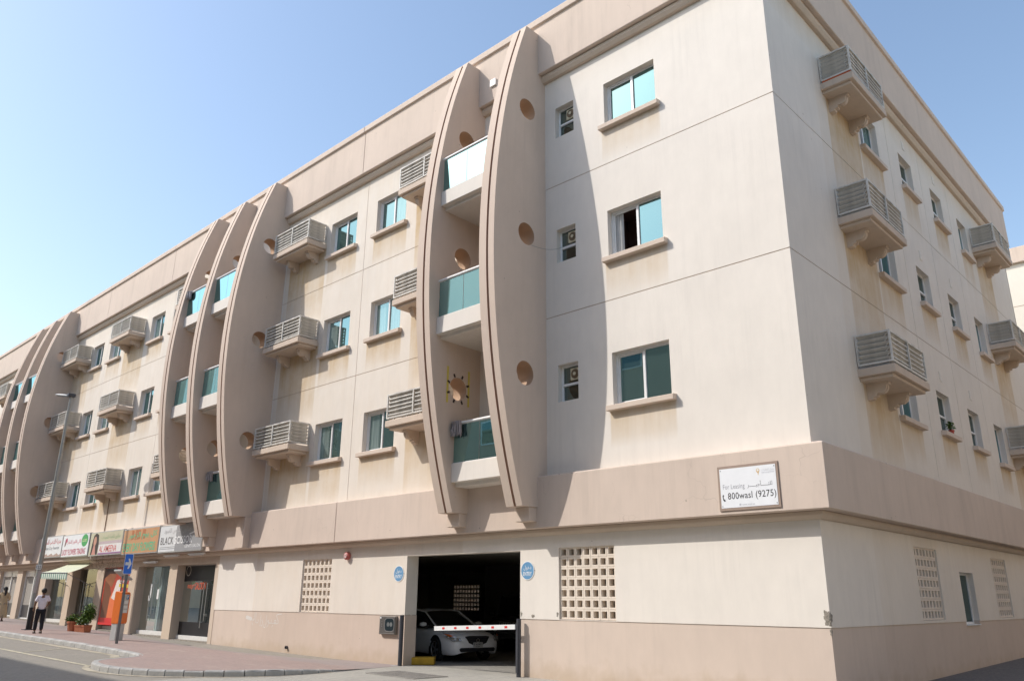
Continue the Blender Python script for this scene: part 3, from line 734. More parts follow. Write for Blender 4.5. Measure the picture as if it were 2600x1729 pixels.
# ---- garage inside
mb = MB(); y0, y1, x0, x1, zc = .42, 17.1, -30.5, -.3, 3.12
mb.add([(x0, y0, zc), (x1, y0, zc), (x1, y1, zc), (x0, y1, zc)], [(0, 1, 2, 3)])
mb.add([(x0, y0+3.6, -.1), (x0, y1, -.1), (x0, y1, zc), (x0, y0+3.6, zc)], [(0, 1, 2, 3)])
for a, b, c, d in ((x0, -28.45, -.1, zc), (-28.45+9*BP, x1, -.1, zc), (-28.45, -28.45+9*BP, -.1, 1.12), (-28.45, -28.45+9*BP, 1.12+6*BP, zc)):
    mb.add([(a, 17.0, c), (b, 17.0, c), (b, 17.0, d), (a, 17.0, d)], [(0, 1, 2, 3)])
mb.add([(x0, 4.02, -.1), (-20, 4.02, -.1), (-20, 4.02, zc), (x0, 4.02, zc)], [(0, 1, 2, 3)])
mb.add([(-20, .5, -.1), (-20, 4.02, -.1), (-20, 4.02, zc), (-20, .5, zc)], [(0, 1, 2, 3)])
mb.build('garage_lining', M_garage, B, fix=False)
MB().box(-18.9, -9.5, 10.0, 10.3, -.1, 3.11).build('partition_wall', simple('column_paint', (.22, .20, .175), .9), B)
# ---- shop fronts
M_shopfloor = simple('white_marble_step', (.74, .73, .70), .3)
for i, (a, b) in enumerate(SHOPS):
    zf = zw((a+b)/2)+.02; top = 2.95+.006*(-23-b); w = b-a; yg = .34
    s_ = empty('shop_front', (a, 0, zf), 0, B); h = top-zf
    if i < 5:
        MB().box(0, w, .06, .5, -.3, .05).build('step', M_conc, s_); 
        MB().box(.02, w-.02, .26, .40, .05, .20).build('threshold', M_shopfloor, s_, bevel=.005)
        g0 = .20
    else:
        MB().box(0, w, .0, .5, -.3, .04).build('step', M_conc, s_); g0 = .04
    lining = {0: (.22, .20, .18), 1: (.34, .38, .36), 2: (.12, .05, .04), 3: (.14, .125, .10), 4: (.50, .56, .57)}.get(i, (.3, .29, .27))
    M_in = simple('shop_lining', lining, .8)
    mb = MB(); D = 3.2
    mb.add([(0, D, g0), (w, D, g0), (w, D, h), (0, D, h)], [(0, 1, 2, 3)]).add([(0, .5, g0), (0, D, g0), (0, D, h), (0, .5, h)], [(0, 1, 2, 3)]).add([(w, .5, g0), (w, D, g0), (w, D, h), (w, .5, h)], [(0, 1, 2, 3)])
    mb.add([(0, .4, g0), (w, .4, g0), (w, D, g0), (0, D, g0)], [(0, 1, 2, 3)]).add([(0, .5, h), (w, .5, h), (w, D, h), (0, D, h)], [(0, 1, 2, 3)])
    mb.build('shop_lining', M_in, s_, fix=False)
    def hnd(x, z0=.65, z1=2.0, s_=s_):
        MB().tube([(x, yg-.07, z0), (x, yg-.07, z1)], .016, 8).tube([(x, yg-.07, z0+.2), (x, yg, z0+.2)], .01, 6).tube([(x, yg-.07, z1-.2), (x, yg, z1-.2)], .01, 6).build('door_handle', M_steel, s_, smooth=True)
    if i < 5:
        n = 2
        for k in range(n): MB().add([(.03+k*(w-.06)/n, yg, g0+.005), (.03+(k+1)*(w-.06)/n-.008, yg, g0+.005), (.03+(k+1)*(w-.06)/n-.008, yg, h-.03), (.03+k*(w-.06)/n, yg, h-.03)], [(0, 1, 2, 3)]).build('glass_door', M_shopg2 if i in (0, 3) else M_shopg, s_)
        MB().box(0, w, yg-.02, yg+.04, h-.03, h).build('head_rail', M_steel, s_)
    else:
        M_fr = M_alu
        mb = MB()
        for x in (0, w*.5-.05, w-.1): mb.box(x, x+.1, .16, .30, .04, h)
        mb.box(.1, w-.1, .16, .28, h-.32, h).box(.1, w-.1, .2, .26, .04, .1).build('shop_frame', M_fr, s_)
        for k in range(2):
            x0_ = .1 if k == 0 else w*.5+.05
            MB().box(x0_, x0_+w*.5-.15, .23, .245, .75, h-.32).build('blind_panel', simple('grey_blind', (.33, .31, .28), .6), s_)
            MB().box(x0_, x0_+w*.5-.15, .22, .25, .1, .75).build('base_panel', simple('dark_panel', (.05, .05, .055), .4), s_)
    if i == 0:    # salon: dark bands, door handles, basin and chair inside
        MB().box(.03, w-.03, yg-.010, yg-.002, h-.62, h-.03).build('dark_band', M_black, s_); MB().box(.03, w-.03, yg-.010, yg-.002, g0, g0+.50).build('dark_band', M_black, s_)
        hnd(w*.60, .5, 2.15); hnd(w*.68, .75, 2.15)
        MB().box(w*.70, w-.03, yg+.014, yg+.022, g0+.5, h-.62).build('dark_film', simple('dark_film', (.02, .02, .022), .2), s_)
        ci = simple('white_ceramic', (.75, .75, .74), .2)
        MB().lathe([(.02, .3), (.12, .5), (.16, .85), (.34, .95), (.36, 1.0), (.30, 1.0), (.22, .93), (.0, .9)], 24, (1.5, .95, 0)).build('wash_basin', ci, s_, smooth=True)
        MB().box(.5, 1.05, .8, 1.3, .55, .7).box(.5, 1.05, 1.22, 1.32, .7, 1.3).tube([(.77, 1.05, .1), (.77, 1.05, .55)], .06).build('salon_chair', M_black, s_, bevel=.03)
        MB().box(.15, 2.9, 2.9, 3.0, .9, 2.1).build('mirror', simple('mirror', (.5, .52, .52), .05, 1.0), s_); MB().box(.15, 2.9, 2.5, 3.0, .8, .88).build('shelf', M_white, s_)
    if i == 1:    # curtain on the right half, door handles, notes
        cv = MB(); n = 70
        for j in range(n+1):
            x = w*.42+(w*.56)*j/n; y = .50+.05*math.sin(j*1.05)+.025*math.sin(j*.37+1); cv.v += [(x, y, g0), (x, y, h-.05)]
        for j in range(n): cv.f.append([2*j, 2*j+2, 2*j+3, 2*j+1]); cv.mi.append(0)
        cv.build('curtain', simple('blue_grey_curtain', (.60, .68, .74), .8), s_, smooth='all')
        MB().box(.02, w*.44, .55, .56, g0, h-.05).build('grey_film', simple('grey_film', (.55, .60, .57), .5), s_)
        hnd(w*.28, .6, 2.1); hnd(w*.38, .85, 2.3)
        for x, z0_, z1_ in ((w*.22, 1.5, 2.05), (w*.20, 1.38, 1.6), (w*.46, 1.45, 1.85)): MB().box(x, x+.17, yg-.006, yg-.002, z0_, z1_).build('paper_note', M_white, s_)
    if i == 3:
        hnd(w*.28, .6, 2.0); hnd(w*.40, .6, 2.0)
        for k in range(9): MB().box(.2+k*.3, .42+k*.3, 1.2, 1.5, .95+(k % 3)*.1, 1.2+(k % 4)*.2).build('shelf_goods', simple('goods', random.choice([(.3, .25, .15), (.12, .2, .1), (.4, .38, .3)]), .7), s_)
        MB().box(.1, 3, 1.1, 1.6, .85, .95).build('shelf', M_white, s_)
    if i == 4:
        hnd(w*.62, .5, 2.0); hnd(w*.72, .5, 2.0)
        MB().box(w*.45, w*.55, .5, .51, 1.3, 2.3).build('window_lettering', simple('orange_print', (.55, .16, .08), .6), s_)
        MB().box(w*.62, w*.74, yg-.006, yg-.002, 2.0, 2.4).build('paper_note', M_white, s_)
        MB().box(w*.35, w*.6, .45, .47, .4, 1.2).build('pale_board', simple('pale_board', (.55, .62, .62), .6), s_)
# ------------------------------------------------------------------ lettering
AR = {'ا': 'ﺍﺎ', 'أ': 'ﺃﺄ', 'إ': 'ﺇﺈ', 'ب': 'ﺏﺐﺑﺒ', 'ت': 'ﺕﺖﺗﺘ', 'ث': 'ﺙﺚﺛﺜ', 'ج': 'ﺝﺞﺟﺠ', 'ح': 'ﺡﺢﺣﺤ', 'خ': 'ﺥﺦﺧﺨ', 'د': 'ﺩﺪ', 'ذ': 'ﺫﺬ', 'ر': 'ﺭﺮ', 'ز': 'ﺯﺰ',
      'س': 'ﺱﺲﺳﺴ', 'ش': 'ﺵﺶﺷﺸ', 'ص': 'ﺹﺺﺻﺼ', 'ض': 'ﺽﺾﺿﻀ', 'ط': 'ﻁﻂﻃﻄ', 'ع': 'ﻉﻊﻋﻌ', 'ف': 'ﻑﻒﻓﻔ', 'ق': 'ﻕﻖﻗﻘ', 'ك': 'ﻙﻚﻛﻜ', 'ل': 'ﻝﻞﻟﻠ', 'م': 'ﻡﻢﻣﻤ', 'ن': 'ﻥﻦﻧﻨ', 'ه': 'ﻩﻪﻫﻬ', 'ة': 'ﺓﺔ',
      'و': 'ﻭﻮ', 'ي': 'ﻱﻲﻳﻴ', 'ى': 'ﻯﻰ', 'ـ': 'ـــــ'}
def arabic(s):
    out = []
    for i, c in enumerate(s):
        if c not in AR: out.append(c); continue
        f = AR[c]; pj = i > 0 and s[i-1] in AR and len(AR[s[i-1]]) > 2; nj = len(f) > 2 and i+1 < len(s) and s[i+1] in AR
        out.append(f[3] if pj and nj else f[2] if nj else f[1] if pj else f[0])
    return ''.join(reversed(out))
def text(body, width, height, cx, cz, y, mat, parent, bold=0.0, shear=0.0, name='lettering', align='CENTER'):
    # flat letters in the local x-z plane of a sign, facing -y, fitted to width x height
    c = bpy.data.curves.new('t', 'FONT'); c.body = body; c.size = 1; c.offset = bold*.5; c.space_character = 1.06; c.shear = shear; c.resolution_u = 3; c.extrude = .0
    t = bpy.data.objects.new('t', c); COL.objects.link(t)
    me = bpy.data.meshes.new_from_object(t.evaluated_get(bpy.context.evaluated_depsgraph_get()))
    bpy.data.objects.remove(t); bpy.data.curves.remove(c)
    if not len(me.vertices): return None
    xs_ = [v.co.x for v in me.vertices]; ys_ = [v.co.y for v in me.vertices]
    x0, x1, y0, y1 = min(xs_), max(xs_), min(ys_), max(ys_); sx = width/max(x1-x0, 1e-4); sz = height/max(y1-y0, 1e-4) if height else sx
    for v in me.vertices: v.co = ((v.co.x-(x0+x1)/2)*sx, 0, (v.co.y-(y0+y1)/2)*sz)
    me.materials.clear(); me.materials.append(mat)
    return inst(name, me, (cx, y, cz), 0, parent)
def flat(name, pts, y, mat, parent):
    return MB().add([(p[0], y, p[1]) for p in pts], [list(range(len(pts)))]).build(name, mat, parent, fix=False)
def disc(name, cx, cz, rx, rz_, y, mat, parent, n=32):
    return flat(name, [(cx+rx*math.cos(2*math.pi*k/n), cz+rz_*math.sin(2*math.pi*k/n)) for k in range(n)], y, mat, parent)
ink = {}
def I(col, rough=.5):
    if (col, rough) not in ink: ink[(col, rough)] = simple('print', col, rough, var=.05)
    return ink[(col, rough)]
# text check on the salon door
s0 = next(o for o in B.children if o.name.startswith('shop_front'))
text('സലൂൺ', .62, .24, .68, 2.02, .332, I((.72, .16, .08)), s0, name='door_lettering'); text('SALOON', .86, .27, 1.46, 2.04, .332, I((.75, .13, .06)), s0, bold=.012, name='door_lettering')
MB().lathe([(.20, 0), (.20, -.004), (.17, -.004), (.17, 0)], 28, (.32, .33, 2.62), 'y').build('door_emblem', I((.5, .47, .42)), s0)
# ------------------------------------------------------------------ shop signs (light boxes on the string course)
def sign_box(x0, x1, label, face, edge=(.45, .45, .44), dz=0.0, z0=3.42, z1=4.50):
    e = empty('shop_sign', (x0, -.375, z0+dz)); w, h = x1-x0, z1-z0
    MB().box(0, w, -.12, 0, 0, h).build('sign_box', simple('sign_edge', edge, .4, .3), e, bevel=.008)
    MB().box(.045, w-.045, -.126, -.1205, .045, h-.045).build('sign_face', face, e)
    tag(e, label, 'shop sign', 'shop signs above the shop fronts'); return e, w, h
FY = -.130
def face_mat(c): return simple('sign_print', c, .35, var=.05, scale=2)
e, w, h = sign_box(-27.36, -23.60, 'grey and white shop sign reading BLACK SCISSOR, below a curved fin', face_mat((.66, .67, .68)))
flat('print_area', [(w*.40, .05), (w-.05, .05), (w-.05, h-.05), (w*.40, h-.05)], -.128, I((.30, .30, .31)), e)
flat('print_area', [(w*.70, h*.62), (w*.93, h*.78), (w*.93, h*.72), (w*.72, h*.58)], -.1295, I((.75, .75, .75)), e)
text('BLACK', w*.30, h*.27, w*.20, h*.43, FY, I((.10, .09, .09)), e, bold=.01); text('SCISSOR', w*.40, h*.27, w*.58, h*.43, FY, I((.85, .85, .85)), e, bold=.03)
text('GENTS SALON', w*.34, h*.11, w*.80, h*.19, FY, I((.8, .8, .8)), e, bold=.01)
text(arabic('صالون المقص الاسود'), w*.62, h*.24, w*.42, h*.78, FY, I((.42, .42, .43)), e)
for k in range(2): flat('print_line', [(w*.04, h*(.13+k*.06)), (w*.60, h*(.13+k*.06)), (w*.60, h*(.15+k*.06)), (w*.04, h*(.15+k*.06))], FY, I((.3, .3, .31)), e)
e, w, h = sign_box(-31.03, -27.42, 'orange brown shop sign reading EVERY DAY FLOWERS in green letters', face_mat((.52, .27, .13)), dz=.04)
for k in range(6): x = w*random.uniform(.2, .9); flat('faded_patch', [(x-.15, h*.55), (x+.15, h*.58), (x+.12, h*.92), (x-.1, h*.94)], -.1268-.0004*k, I((.42, .15, .06)), e)
text('EVERY DAY FLOWERS', w*.88, h*.33, w*.48, h*.27, FY, I((.06, .50, .28)), e, bold=.035); text(arabic('كل يوم الزهور'), w*.78, h*.30, w*.55, h*.70, FY, I((.06, .50, .28)), e, bold=.025)
e, w, h = sign_box(-34.86, -31.08, 'olive and white shop sign reading AL AMEENA with a dark-haired portrait', face_mat((.50, .47, .33)), dz=.09)
flat('print_area', [(w*.30, .08), (w-.06, .08), (w-.06, h*.46), (w*.30, h*.46)], -.128, I((.72, .70, .68)), e)
flat('print_area', [(w*.30, .05), (w-.06, .05), (w-.06, .12), (w*.30, .12)], -.1285, I((.30, .14, .28)), e)
flat('print_area', [(w*.30, h*.47), (w-.06, h*.47), (w-.06, h*.58), (w*.30, h*.58)], -.128, I((.50, .40, .42)), e)
flat('portrait_hair', [(w*.06, .06), (w*.28, .06), (w*.29, h*.5), (w*.26, h*.88), (w*.18, h*.95), (w*.11, h*.86), (w*.08, h*.5)], -.128, I((.035, .02, .018)), e)
disc('portrait_face', w*.165, h*.62, w*.045, h*.20, -.1285, I((.52, .27, .19)), e); flat('portrait_neck', [(w*.10, .06), (w*.22, .06), (w*.18, h*.46), (w*.14, h*.46)], -.1283, I((.55, .25, .2)), e)
text('AL AMEENA', w*.52, h*.26, w*.59, h*.27, FY, I((.55, .05, .04)), e, bold=.02, shear=.15); text(arabic('صالون الامينة للسيدات'), w*.55, h*.20, w*.64, h*.74, FY, I((.28, .42, .22)), e)
e, w, h = sign_box(-38.50, -35.00, 'white shop sign reading LUCKY FLOWERS TRADING with a round green logo', face_mat((.74, .75, .78)), dz=.13)
text('LUCKY FLOWERS TRADING', w*.88, h*.26, w*.47, h*.22, FY, I((.50, .05, .10)), e, bold=.025); text(arabic('لاكي فلاورز للتجارة'), w*.52, h*.24, w*.44, h*.64, FY, I((.60, .06, .12)), e, bold=.005)
disc('round_logo', w*.84, h*.68, w*.115, h*.27, -.129, I((.06, .34, .10)), e); text('LUCKY', w*.16, h*.12, w*.84, h*.68, -.1305, I((.75, .75, .45)), e, bold=.02)
flat('flower_emblem', [(w*.09, h*.46), (w*.13, h*.52), (w*.17, h*.74), (w*.14, h*.86), (w*.10, h*.78)], FY, I((.22, .12, .12)), e); disc('flower_emblem', w*.15, h*.76, w*.03, h*.10, -.131, I((.5, .08, .15)), e)
e, w, h = sign_box(-41.70, -38.55, 'white shop sign reading Golden City Tourism behind the street lamp post', face_mat((.72, .73, .75)), dz=.17)
text(arabic('مدينة الذهب للسياحة'), w*.86, h*.28, w*.5, h*.72, FY, I((.55, .06, .06)), e, bold=.01); text('Golden City Tourism', w*.72, h*.18, w*.52, h*.42, FY, I((.12, .13, .13)), e)
flat('print_area', [(.05, .05)]+[(.05+(w-.1)*k/12, .16+.06*math.sin(k*2.1)) for k in range(13)]+[(w-.05, .05)], -.128, I((.42, .30, .25)), e); disc('print_area', .14, h*.38, .12, .1, -.129, I((.65, .1, .2)), e)
# ------------------------------------------------------------------ leasing board
e = empty('leasing_board', (-1.84, -.372, 3.45)); tag(e, 'white leasing board with phone number 800wasl (9275), brown frame, near corner', 'sign board')
w, h = 1.30, .885
MB().box(0, w, -.022, 0, 0, h).build('frame', simple('brown_frame', (.33, .245, .195), .5), e, bevel=.004)
MB().box(.05, w-.05, -.027, -.0225, .055, h-.055).build('panel', simple('board_white', (.80, .81, .83), .4, var=.02), e)
ty = -.0285; dk = I((.045, .045, .05)); gy = I((.33, .33, .36)); lg = I((.50, .50, .54))
text('For Leasing', .47, .125, .345, .455, ty, gy, e); text(arabic('للتـــــأجيـــــر'), .52, .13, .90, .475, ty, I((.13, .13, .14)), e)
text('800wasl (9275)', 1.02, .17, .715, .265, ty, dk, e, bold=.012); text('www.wasl.ae', .27, .042, .635, .105, ty, lg, e); disc('web_icon', .46, .105, .022, .022, ty, lg, e)
text(arabic('وصل للعقارات'), .25, .05, 1.09, .735, ty, I((.55, .55, .56)), e); text('wasl properties', .26, .045, 1.09, .685, ty, lg, e)
disc('logo_mark', .885, .735, .035, .04, ty, I((.62, .42, .18)), e); disc('logo_mark', .885, .742, .022, .024, ty-.0006, I((.78, .77, .74)), e); flat('logo_mark', [(.875, .70), (.905, .70), (.888, .635)], ty, I((.62, .42, .18)), e)
hp = [(.085+.0, .30), (.105, .325), (.125, .30), (.108, .285), (.112, .24), (.138, .222), (.15, .195), (.125, .18), (.095, .215)]; flat('phone_icon', hp, ty, dk, e)
for x, z in ((.075, .09), (w-.075, .09), (.075, h-.09), (w-.075, h-.09)): MB().lathe([(.011, -.027), (.009, -.033), (0, -.034)], 12, (x, 0, z), 'y').build('screw', M_grey, e)
# ------------------------------------------------------------------ round ENTRY signs
M_eblue = simple('entry_blue', (.13, .30, .50), .45)
for cx, lab in ((-7.39, 'round blue ENTRY sign on the wall right of the garage opening'), (-12.36, 'round blue ENTRY sign on the wall left of the garage opening')):
    e = empty('entry_sign', (cx, 0, 2.42)); tag(e, lab, 'sign', 'entry signs beside the garage')
    MB().lathe([(0, 0), (.222, 0), (.222, -.012), (.0, -.012)], 40, axis='y').build('disc', M_white, e, weld=True)
    disc('blue_face', 0, 0, .205, .205, -.0135, M_eblue, e, 40)
    text(arabic('دخول'), .25, .12, 0, .065, -.0145, M_white, e, bold=.01); text('ENTRY', .28, .095, 0, -.075, -.0145, M_white, e, bold=.025)
    for s_ in (-1, 1): MB().box(s_*.205, s_*.235, -.008, 0, -.01, .01).build('clip', M_grey, e)
# ------------------------------------------------------------------ barrier
e = empty('boom_barrier', (-7.57, -.12, 0)); tag(e, 'lowered white boom barrier with red squares hinged on the right garage post', 'barrier')
MB().tube([(0, 0, 0), (0, 0, 1.30)], .055, 14).box(-.03, .03, -.075, -.05, .1, 1.2).build('post', M_darkgrey, e, smooth=True)
r_ = Matrix.Rotation(math.atan2(-.115, 2.95)*-1, 3, 'Y')
arm = MB().box(-2.95, -.04, -.10, -.065, -.055, .055).build('arm', M_white, e, (0, 0, 1.12)); arm.rotation_euler = (0, math.radians(-2.25)*-1*-1, 0)
for k in range(6): MB().box(-2.63+k*.45, -2.54+k*.45, -.1035, -.1005, -.025, .025).build('red_square', I((.65, .03, .025)), arm)
e = MB().tube([(0, 0, 0), (0, 0, 1.31)], .06, 14).build('barrier_rest_post', M_darkgrey, None, (-12.0, -.11, 0), smooth=True); tag(e, 'dark grey post at the left side of the garage opening', 'post')
# yellow kerb block inside
e = MB().box(-.55, .3, -.25, .22, 0, .2).build('kerb_block', simple('yellow_paint', (.50, .30, .02), .7, var=.2, scale=4), None, (-11.95, .72, 0), bevel=.02); e.rotation_euler.z = .75; tag(e, 'yellow painted kerb block just inside the garage', 'kerb block')
# ------------------------------------------------------------------ utility box, alarm, pipe stub, graffiti
e = empty('utility_box', (-13.05, .0, .78)); tag(e, 'grey metal meter box with rounded window on the pink plinth', 'meter box')
MB().box(0, .73, -.07, .05, 0, .49).build('case', simple('steel_case', (.20, .185, .165), .4, .5), e, bevel=.012)
MB().box(.02, .71, -.082, -.071, .05, .47).build('door', simple('steel_door', (.165, .155, .145), .4, .5), e, bevel=.008)
rr = [(.47+.2*math.copysign(abs(math.cos(q))**.5, math.cos(q)), .26+.165*math.copysign(abs(math.sin(q))**.5, math.sin(q))) for q in [2*math.pi*k/36 for k in range(36)]]
flat('window_rim', [(.47+(a-.47)*1.1, .26+(b-.26)*1.12) for a, b in rr], -.0835, M_steel, e); flat('window', rr, -.085, simple('meter_glass', (.02, .03, .035), .1), e)
MB().lathe([(.06, -.086), (.06, -.088), (0, -.088)], 16, (.42, 0, .27), 'y').lathe([(.06, -.086), (.06, -.088), (0, -.088)], 16, (.55, 0, .27), 'y').build('dial', I((.14, .15, .15)), e)
for z in (.2, .26, .32): MB().box(.12, .15, -.09, -.08, z, z+.03).build('latch', M_steel, e)
MB().box(.04, .1, -.0845, -.083, .42, .46).build('sticker', M_white, e); MB().box(.03, .70, -.092, -.08, .02, .045).build('edge_strip', M_steel, e)
e = empty('fire_alarm_bell', (-14.84, 0, 2.98)); tag(e, 'small round red fire alarm bell under the ledge', 'alarm bell')
MB().lathe([(0, 0), (.10, 0), (.12, -.03), (.12, -.10), (.09, -.13), (0, -.14)], 28, axis='y').build('bell', simple('faded_red', (.50, .12, .10), .45), e, smooth=True)
text('A', .06, .07, 0, 0, -.1415, M_white, e); MB().lathe([(.065, -.135), (.065, -.139), (.05, -.1395), (.05, -.135)], 24, axis='y').build('ring', M_white, e)
e = MB().lathe([(.0, .02), (.045, .02), (.05, -.02), (.05, -.06), (.04, -.06), (.035, .0), (0, .0)], 16, axis='y').build('drain_stub', M_darkgrey, None, (-17.87, .0, .22), smooth=True); tag(e, 'short dark drain pipe stub low in the pink plinth', 'pipe stub')
M_chalk = simple('white_spray', (.66, .62, .58), .9, var=.1, scale=20)
def stroke(pts, r, parent):
    q = MB(); P_ = [Vector((a, 0, b)) for a, b in pts]
    for i, p in enumerate(P_):
        t = (P_[min(i+1, len(P_)-1)]-P_[max(i-1, 0)]).normalized(); n = Vector((-t.z, 0, t.x))*r*(.6+.5*random.random()); q.v += [tuple(p+n), tuple(p-n)]
    for i in range(len(P_)-1): q.f.append([2*i, 2*i+1, 2*i+3, 2*i+2]); q.mi.append(0)
    return q.build('spray_stroke', M_chalk, parent, fix=False)
def gp(x, y): return (-21.72+x*.00197, 1.36-(y-450)*.00110)
gf = empty('graffiti', (0, .0115, 0)); tag(gf, 'white sprayed Arabic scrawl on the pink plinth', 'graffiti')
for pl in ([(1690, 570), (1600, 580), (1530, 610), (1560, 680), (1600, 760), (1610, 830), (1560, 850), (1480, 850), (1480, 760), (1530, 750), (1540, 800), (1460, 845), (1390, 840), (1390, 730)],
           [(1390, 840), (1300, 835), (1265, 790), (1290, 750), (1300, 830), (1290, 900), (1250, 970)], [(1440, 900), (1415, 955)], [(1225, 610), (1225, 860), (1195, 980), (1150, 960), (1160, 880)],
           [(1105, 740), (1080, 780), (1110, 800), (1120, 870), (1090, 935), (1060, 920)], [(1035, 600), (1042, 880), (1010, 940)], [(1000, 560), (985, 590)], [(950, 740), (970, 790), (940, 850), (890, 850), (870, 820)], [(870, 545), (880, 840)],
           [(830, 545), (835, 740), (770, 800), (790, 730)], [(760, 850), (790, 920)]):
    pts = [gp(*p) for p in pl]; fine = []
    for a, b in zip(pts, pts[1:]):
        for k in range(4): fine.append((a[0]+(b[0]-a[0])*k/4, a[1]+(b[1]-a[1])*k/4))
    stroke(fine+[pts[-1]], .014, gf)
flat('spray_patch', [gp(*p) for p in ((535, 660), (560, 640), (640, 665), (745, 700), (750, 760), (715, 795), (610, 770), (540, 745), (525, 700))], .0, M_chalk, gf)
# ------------------------------------------------------------------ tube lights under the signs
tb = MB().box(0, 1.25, -.06, .06, 0, .05).mesh(M_alu, bevel=.008); tl = MB().tube([(.06, 0, -.02), (1.19, 0, -.02)], .018, 10).mesh(M_white, smooth=True)
for x, y, z, lab in ((-24.95, -.30, 3.30, 'fluorescent batten under the right end of the BLACK SCISSOR sign'), (-27.1, -.30, 3.30, 'fluorescent batten under the left end of the BLACK SCISSOR sign'),
                (-29.4, -.12, 3.10, 'fluorescent batten on the lintel below the EVERY DAY FLOWERS sign'), (-36.6, -.30, 3.44, 'fluorescent batten under the LUCKY FLOWERS TRADING sign')):
    e = inst('batten_light', tb, (x, y, z)); inst('tube', tl, (0, 0, 0), 0, e); tag(e, lab, 'tube light', 'batten lights below the shop signs')
# ------------------------------------------------------------------ red poster in the third shop front (plain colour stand-in)
s2 = [o for o in B.children if o.name.startswith('shop_front')][2]
pw, ph = SHOPS[2][1]-SHOPS[2][0], 2.5
e = empty('poster', (SHOPS[2][0]+.03, .05, zw(-32)+.28)); tag(e, 'large red and orange poster filling a shop window', 'poster')
W_ = pw-.06; Hh = 2.55
MB().box(0, W_, -.002, .004, 0, Hh).build('sheet', I((.42, .05, .025)), e)
flat('print', [(0, .0), (W_, 0), (W_, .3), (0, .3)], -.004, I((.62, .02, .02)), e)
flat('print', [(W_*.05, .3), (W_*.42, .3), (W_*.36, 1.3), (W_*.2, 1.9), (W_*.05, 2.0)], -.004, I((.16, .05, .02)), e)
flat('print', [(W_*.3, .3), (W_*.8, .3), (W_*.72, 1.4), (W_*.45, 1.5), (W_*.33, 1.2)], -.005, I((.72, .16, .05)), e)
flat('print', [(W_*.38, 1.15), (W_*.60, 1.0), (W_*.70, 1.55), (W_*.62, 1.95), (W_*.52, 1.9), (W_*.45, 1.5)], -.006, I((.74, .66, .62)), e)
flat('print', [(W_*.02, 1.95), (W_*.34, 1.6), (W_*.46, 2.1), (W_*.44, 2.42), (W_*.02, 2.42)], -.0065, I((.30, .11, .05)), e)
flat('print', [(0, 2.0), (W_*.2, 2.2), (W_*.42, 2.2), (W_*.46, 2.44), (0, 2.44)], -.007, I((.04, .015, .012)), e)
flat('print', [(W_*.62, 1.62), (W_*.97, 1.58), (W_*.97, 1.72), (W_*.62, 1.76)], -.007, I((.65, .45, .03)), e)
text('OUT OF', W_*.28, .13, W_*.78, 1.83, -.008, M_white, e, bold=.02)
# ------------------------------------------------------------------ awning
aw = empty('awning', (0, 0, 0)); tag(aw, 'pale green shop awning with striped scalloped valance', 'awning')
M_canv = simple('awning_canvas', (.55, .57, .43), .9, var=.08, scale=2)
A0, A1, F0, F1 = (-38.25, -.02, 3.30), (-35.45, -.02, 3.24), (-38.15, -1.38, 2.80), (-34.55, -1.38, 2.74)
mb = MB(); n = 24
for k in range(n+1):
    t = k/n
    for j in range(5):
        q = j/4; sag = -.05*math.sin(math.pi*q); a = Vector(A0).lerp(Vector(A1), t); f_ = Vector(F0).lerp(Vector(F1), t); p = a.lerp(f_, q); mb.v.append((p.x, p.y, p.z+sag))
for k in range(n):
    for j in range(4): a = k*5+j; mb.f.append([a, a+1, a+6, a+5]); mb.mi.append(0)
mb.build('canopy', M_canv, aw, smooth='all', fix=False)
mg = [simple('valance_white', (.66, .68, .60), .9), simple('valance_green', (.18, .33, .27), .9)]
NS = 26
for k in range(NS):
    a = Vector(F0).lerp(Vector(F1), k/NS); b = Vector(F0).lerp(Vector(F1), (k+1)/NS); m_ = (a+b)/2
    q = MB().add([tuple(a), tuple(b), (b.x, b.y, b.z-.25), (m_.x, m_.y+.015, m_.z-.31), (a.x, a.y, a.z-.25)], [(0, 1, 2, 3, 4)]); q.build('valance_stripe', mg[k % 2], aw, fix=False)
MB().tube([F0, F1], .025).build('front_bar', M_grey, aw); MB().tube([(-38.1, -.02, 2.2), (-38.1, -1.3, 2.72)], .015).build('support_arm', M_grey, aw); MB().tube([(-34.9, -.02, 2.15), (-34.65, -1.3, 2.7)], .015).build('support_arm', M_grey, aw)
# ------------------------------------------------------------------ street lamp
e = empty('street_lamp', (-33.1, -3.0, pave_z(-33.1, -3.0))); tag(e, 'tall grey street lamp post with a single flat lamp head', 'street lamp')
mb = MB().tube([(0, 0, 0), (0, 0, .9)], [.125, .12], 12).build('base_sleeve', M_black, e, smooth=True)
MB().tube([(0, 0, .85), (0, 0, 10.1)], [.112, .055], 12).build('pole', simple('galvanised_pole', (.33, .33, .31), .5, .3), e, smooth=True)
MB().box(-.22, .22, -.22, .22, 0, .03).build('base_plate', M_darkgrey, e)
hd = MB(); st_ = [(0, .03, .04), (.12, .07, .06), (.45, .13, .075), (.8, .135, .06), (.98, .09, .035), (1.02, .03, .015)]; n = 14
for (d_, ww, hh) in st_:
    for k in range(n): q = 2*math.pi*k/n; hd.v.append((-d_*.72, -d_*.69+0, 10.12+d_*.16+hh*math.sin(q)*(1 if math.sin(q) > 0 else .6)) if False else (-d_*.94+ww*math.cos(q)*.34, -d_*.34-ww*math.cos(q)*.94, 10.12+d_*.16+hh*math.sin(q)))
for i in range(len(st_)-1):
    for k in range(n): hd.f.append([i*n+k, i*n+(k+1) % n, (i+1)*n+(k+1) % n, (i+1)*n+k]); hd.mi.append(0)
hd.build('lamp_head', simple('lamp_grey', (.36, .37, .37), .4), e, smooth=True)
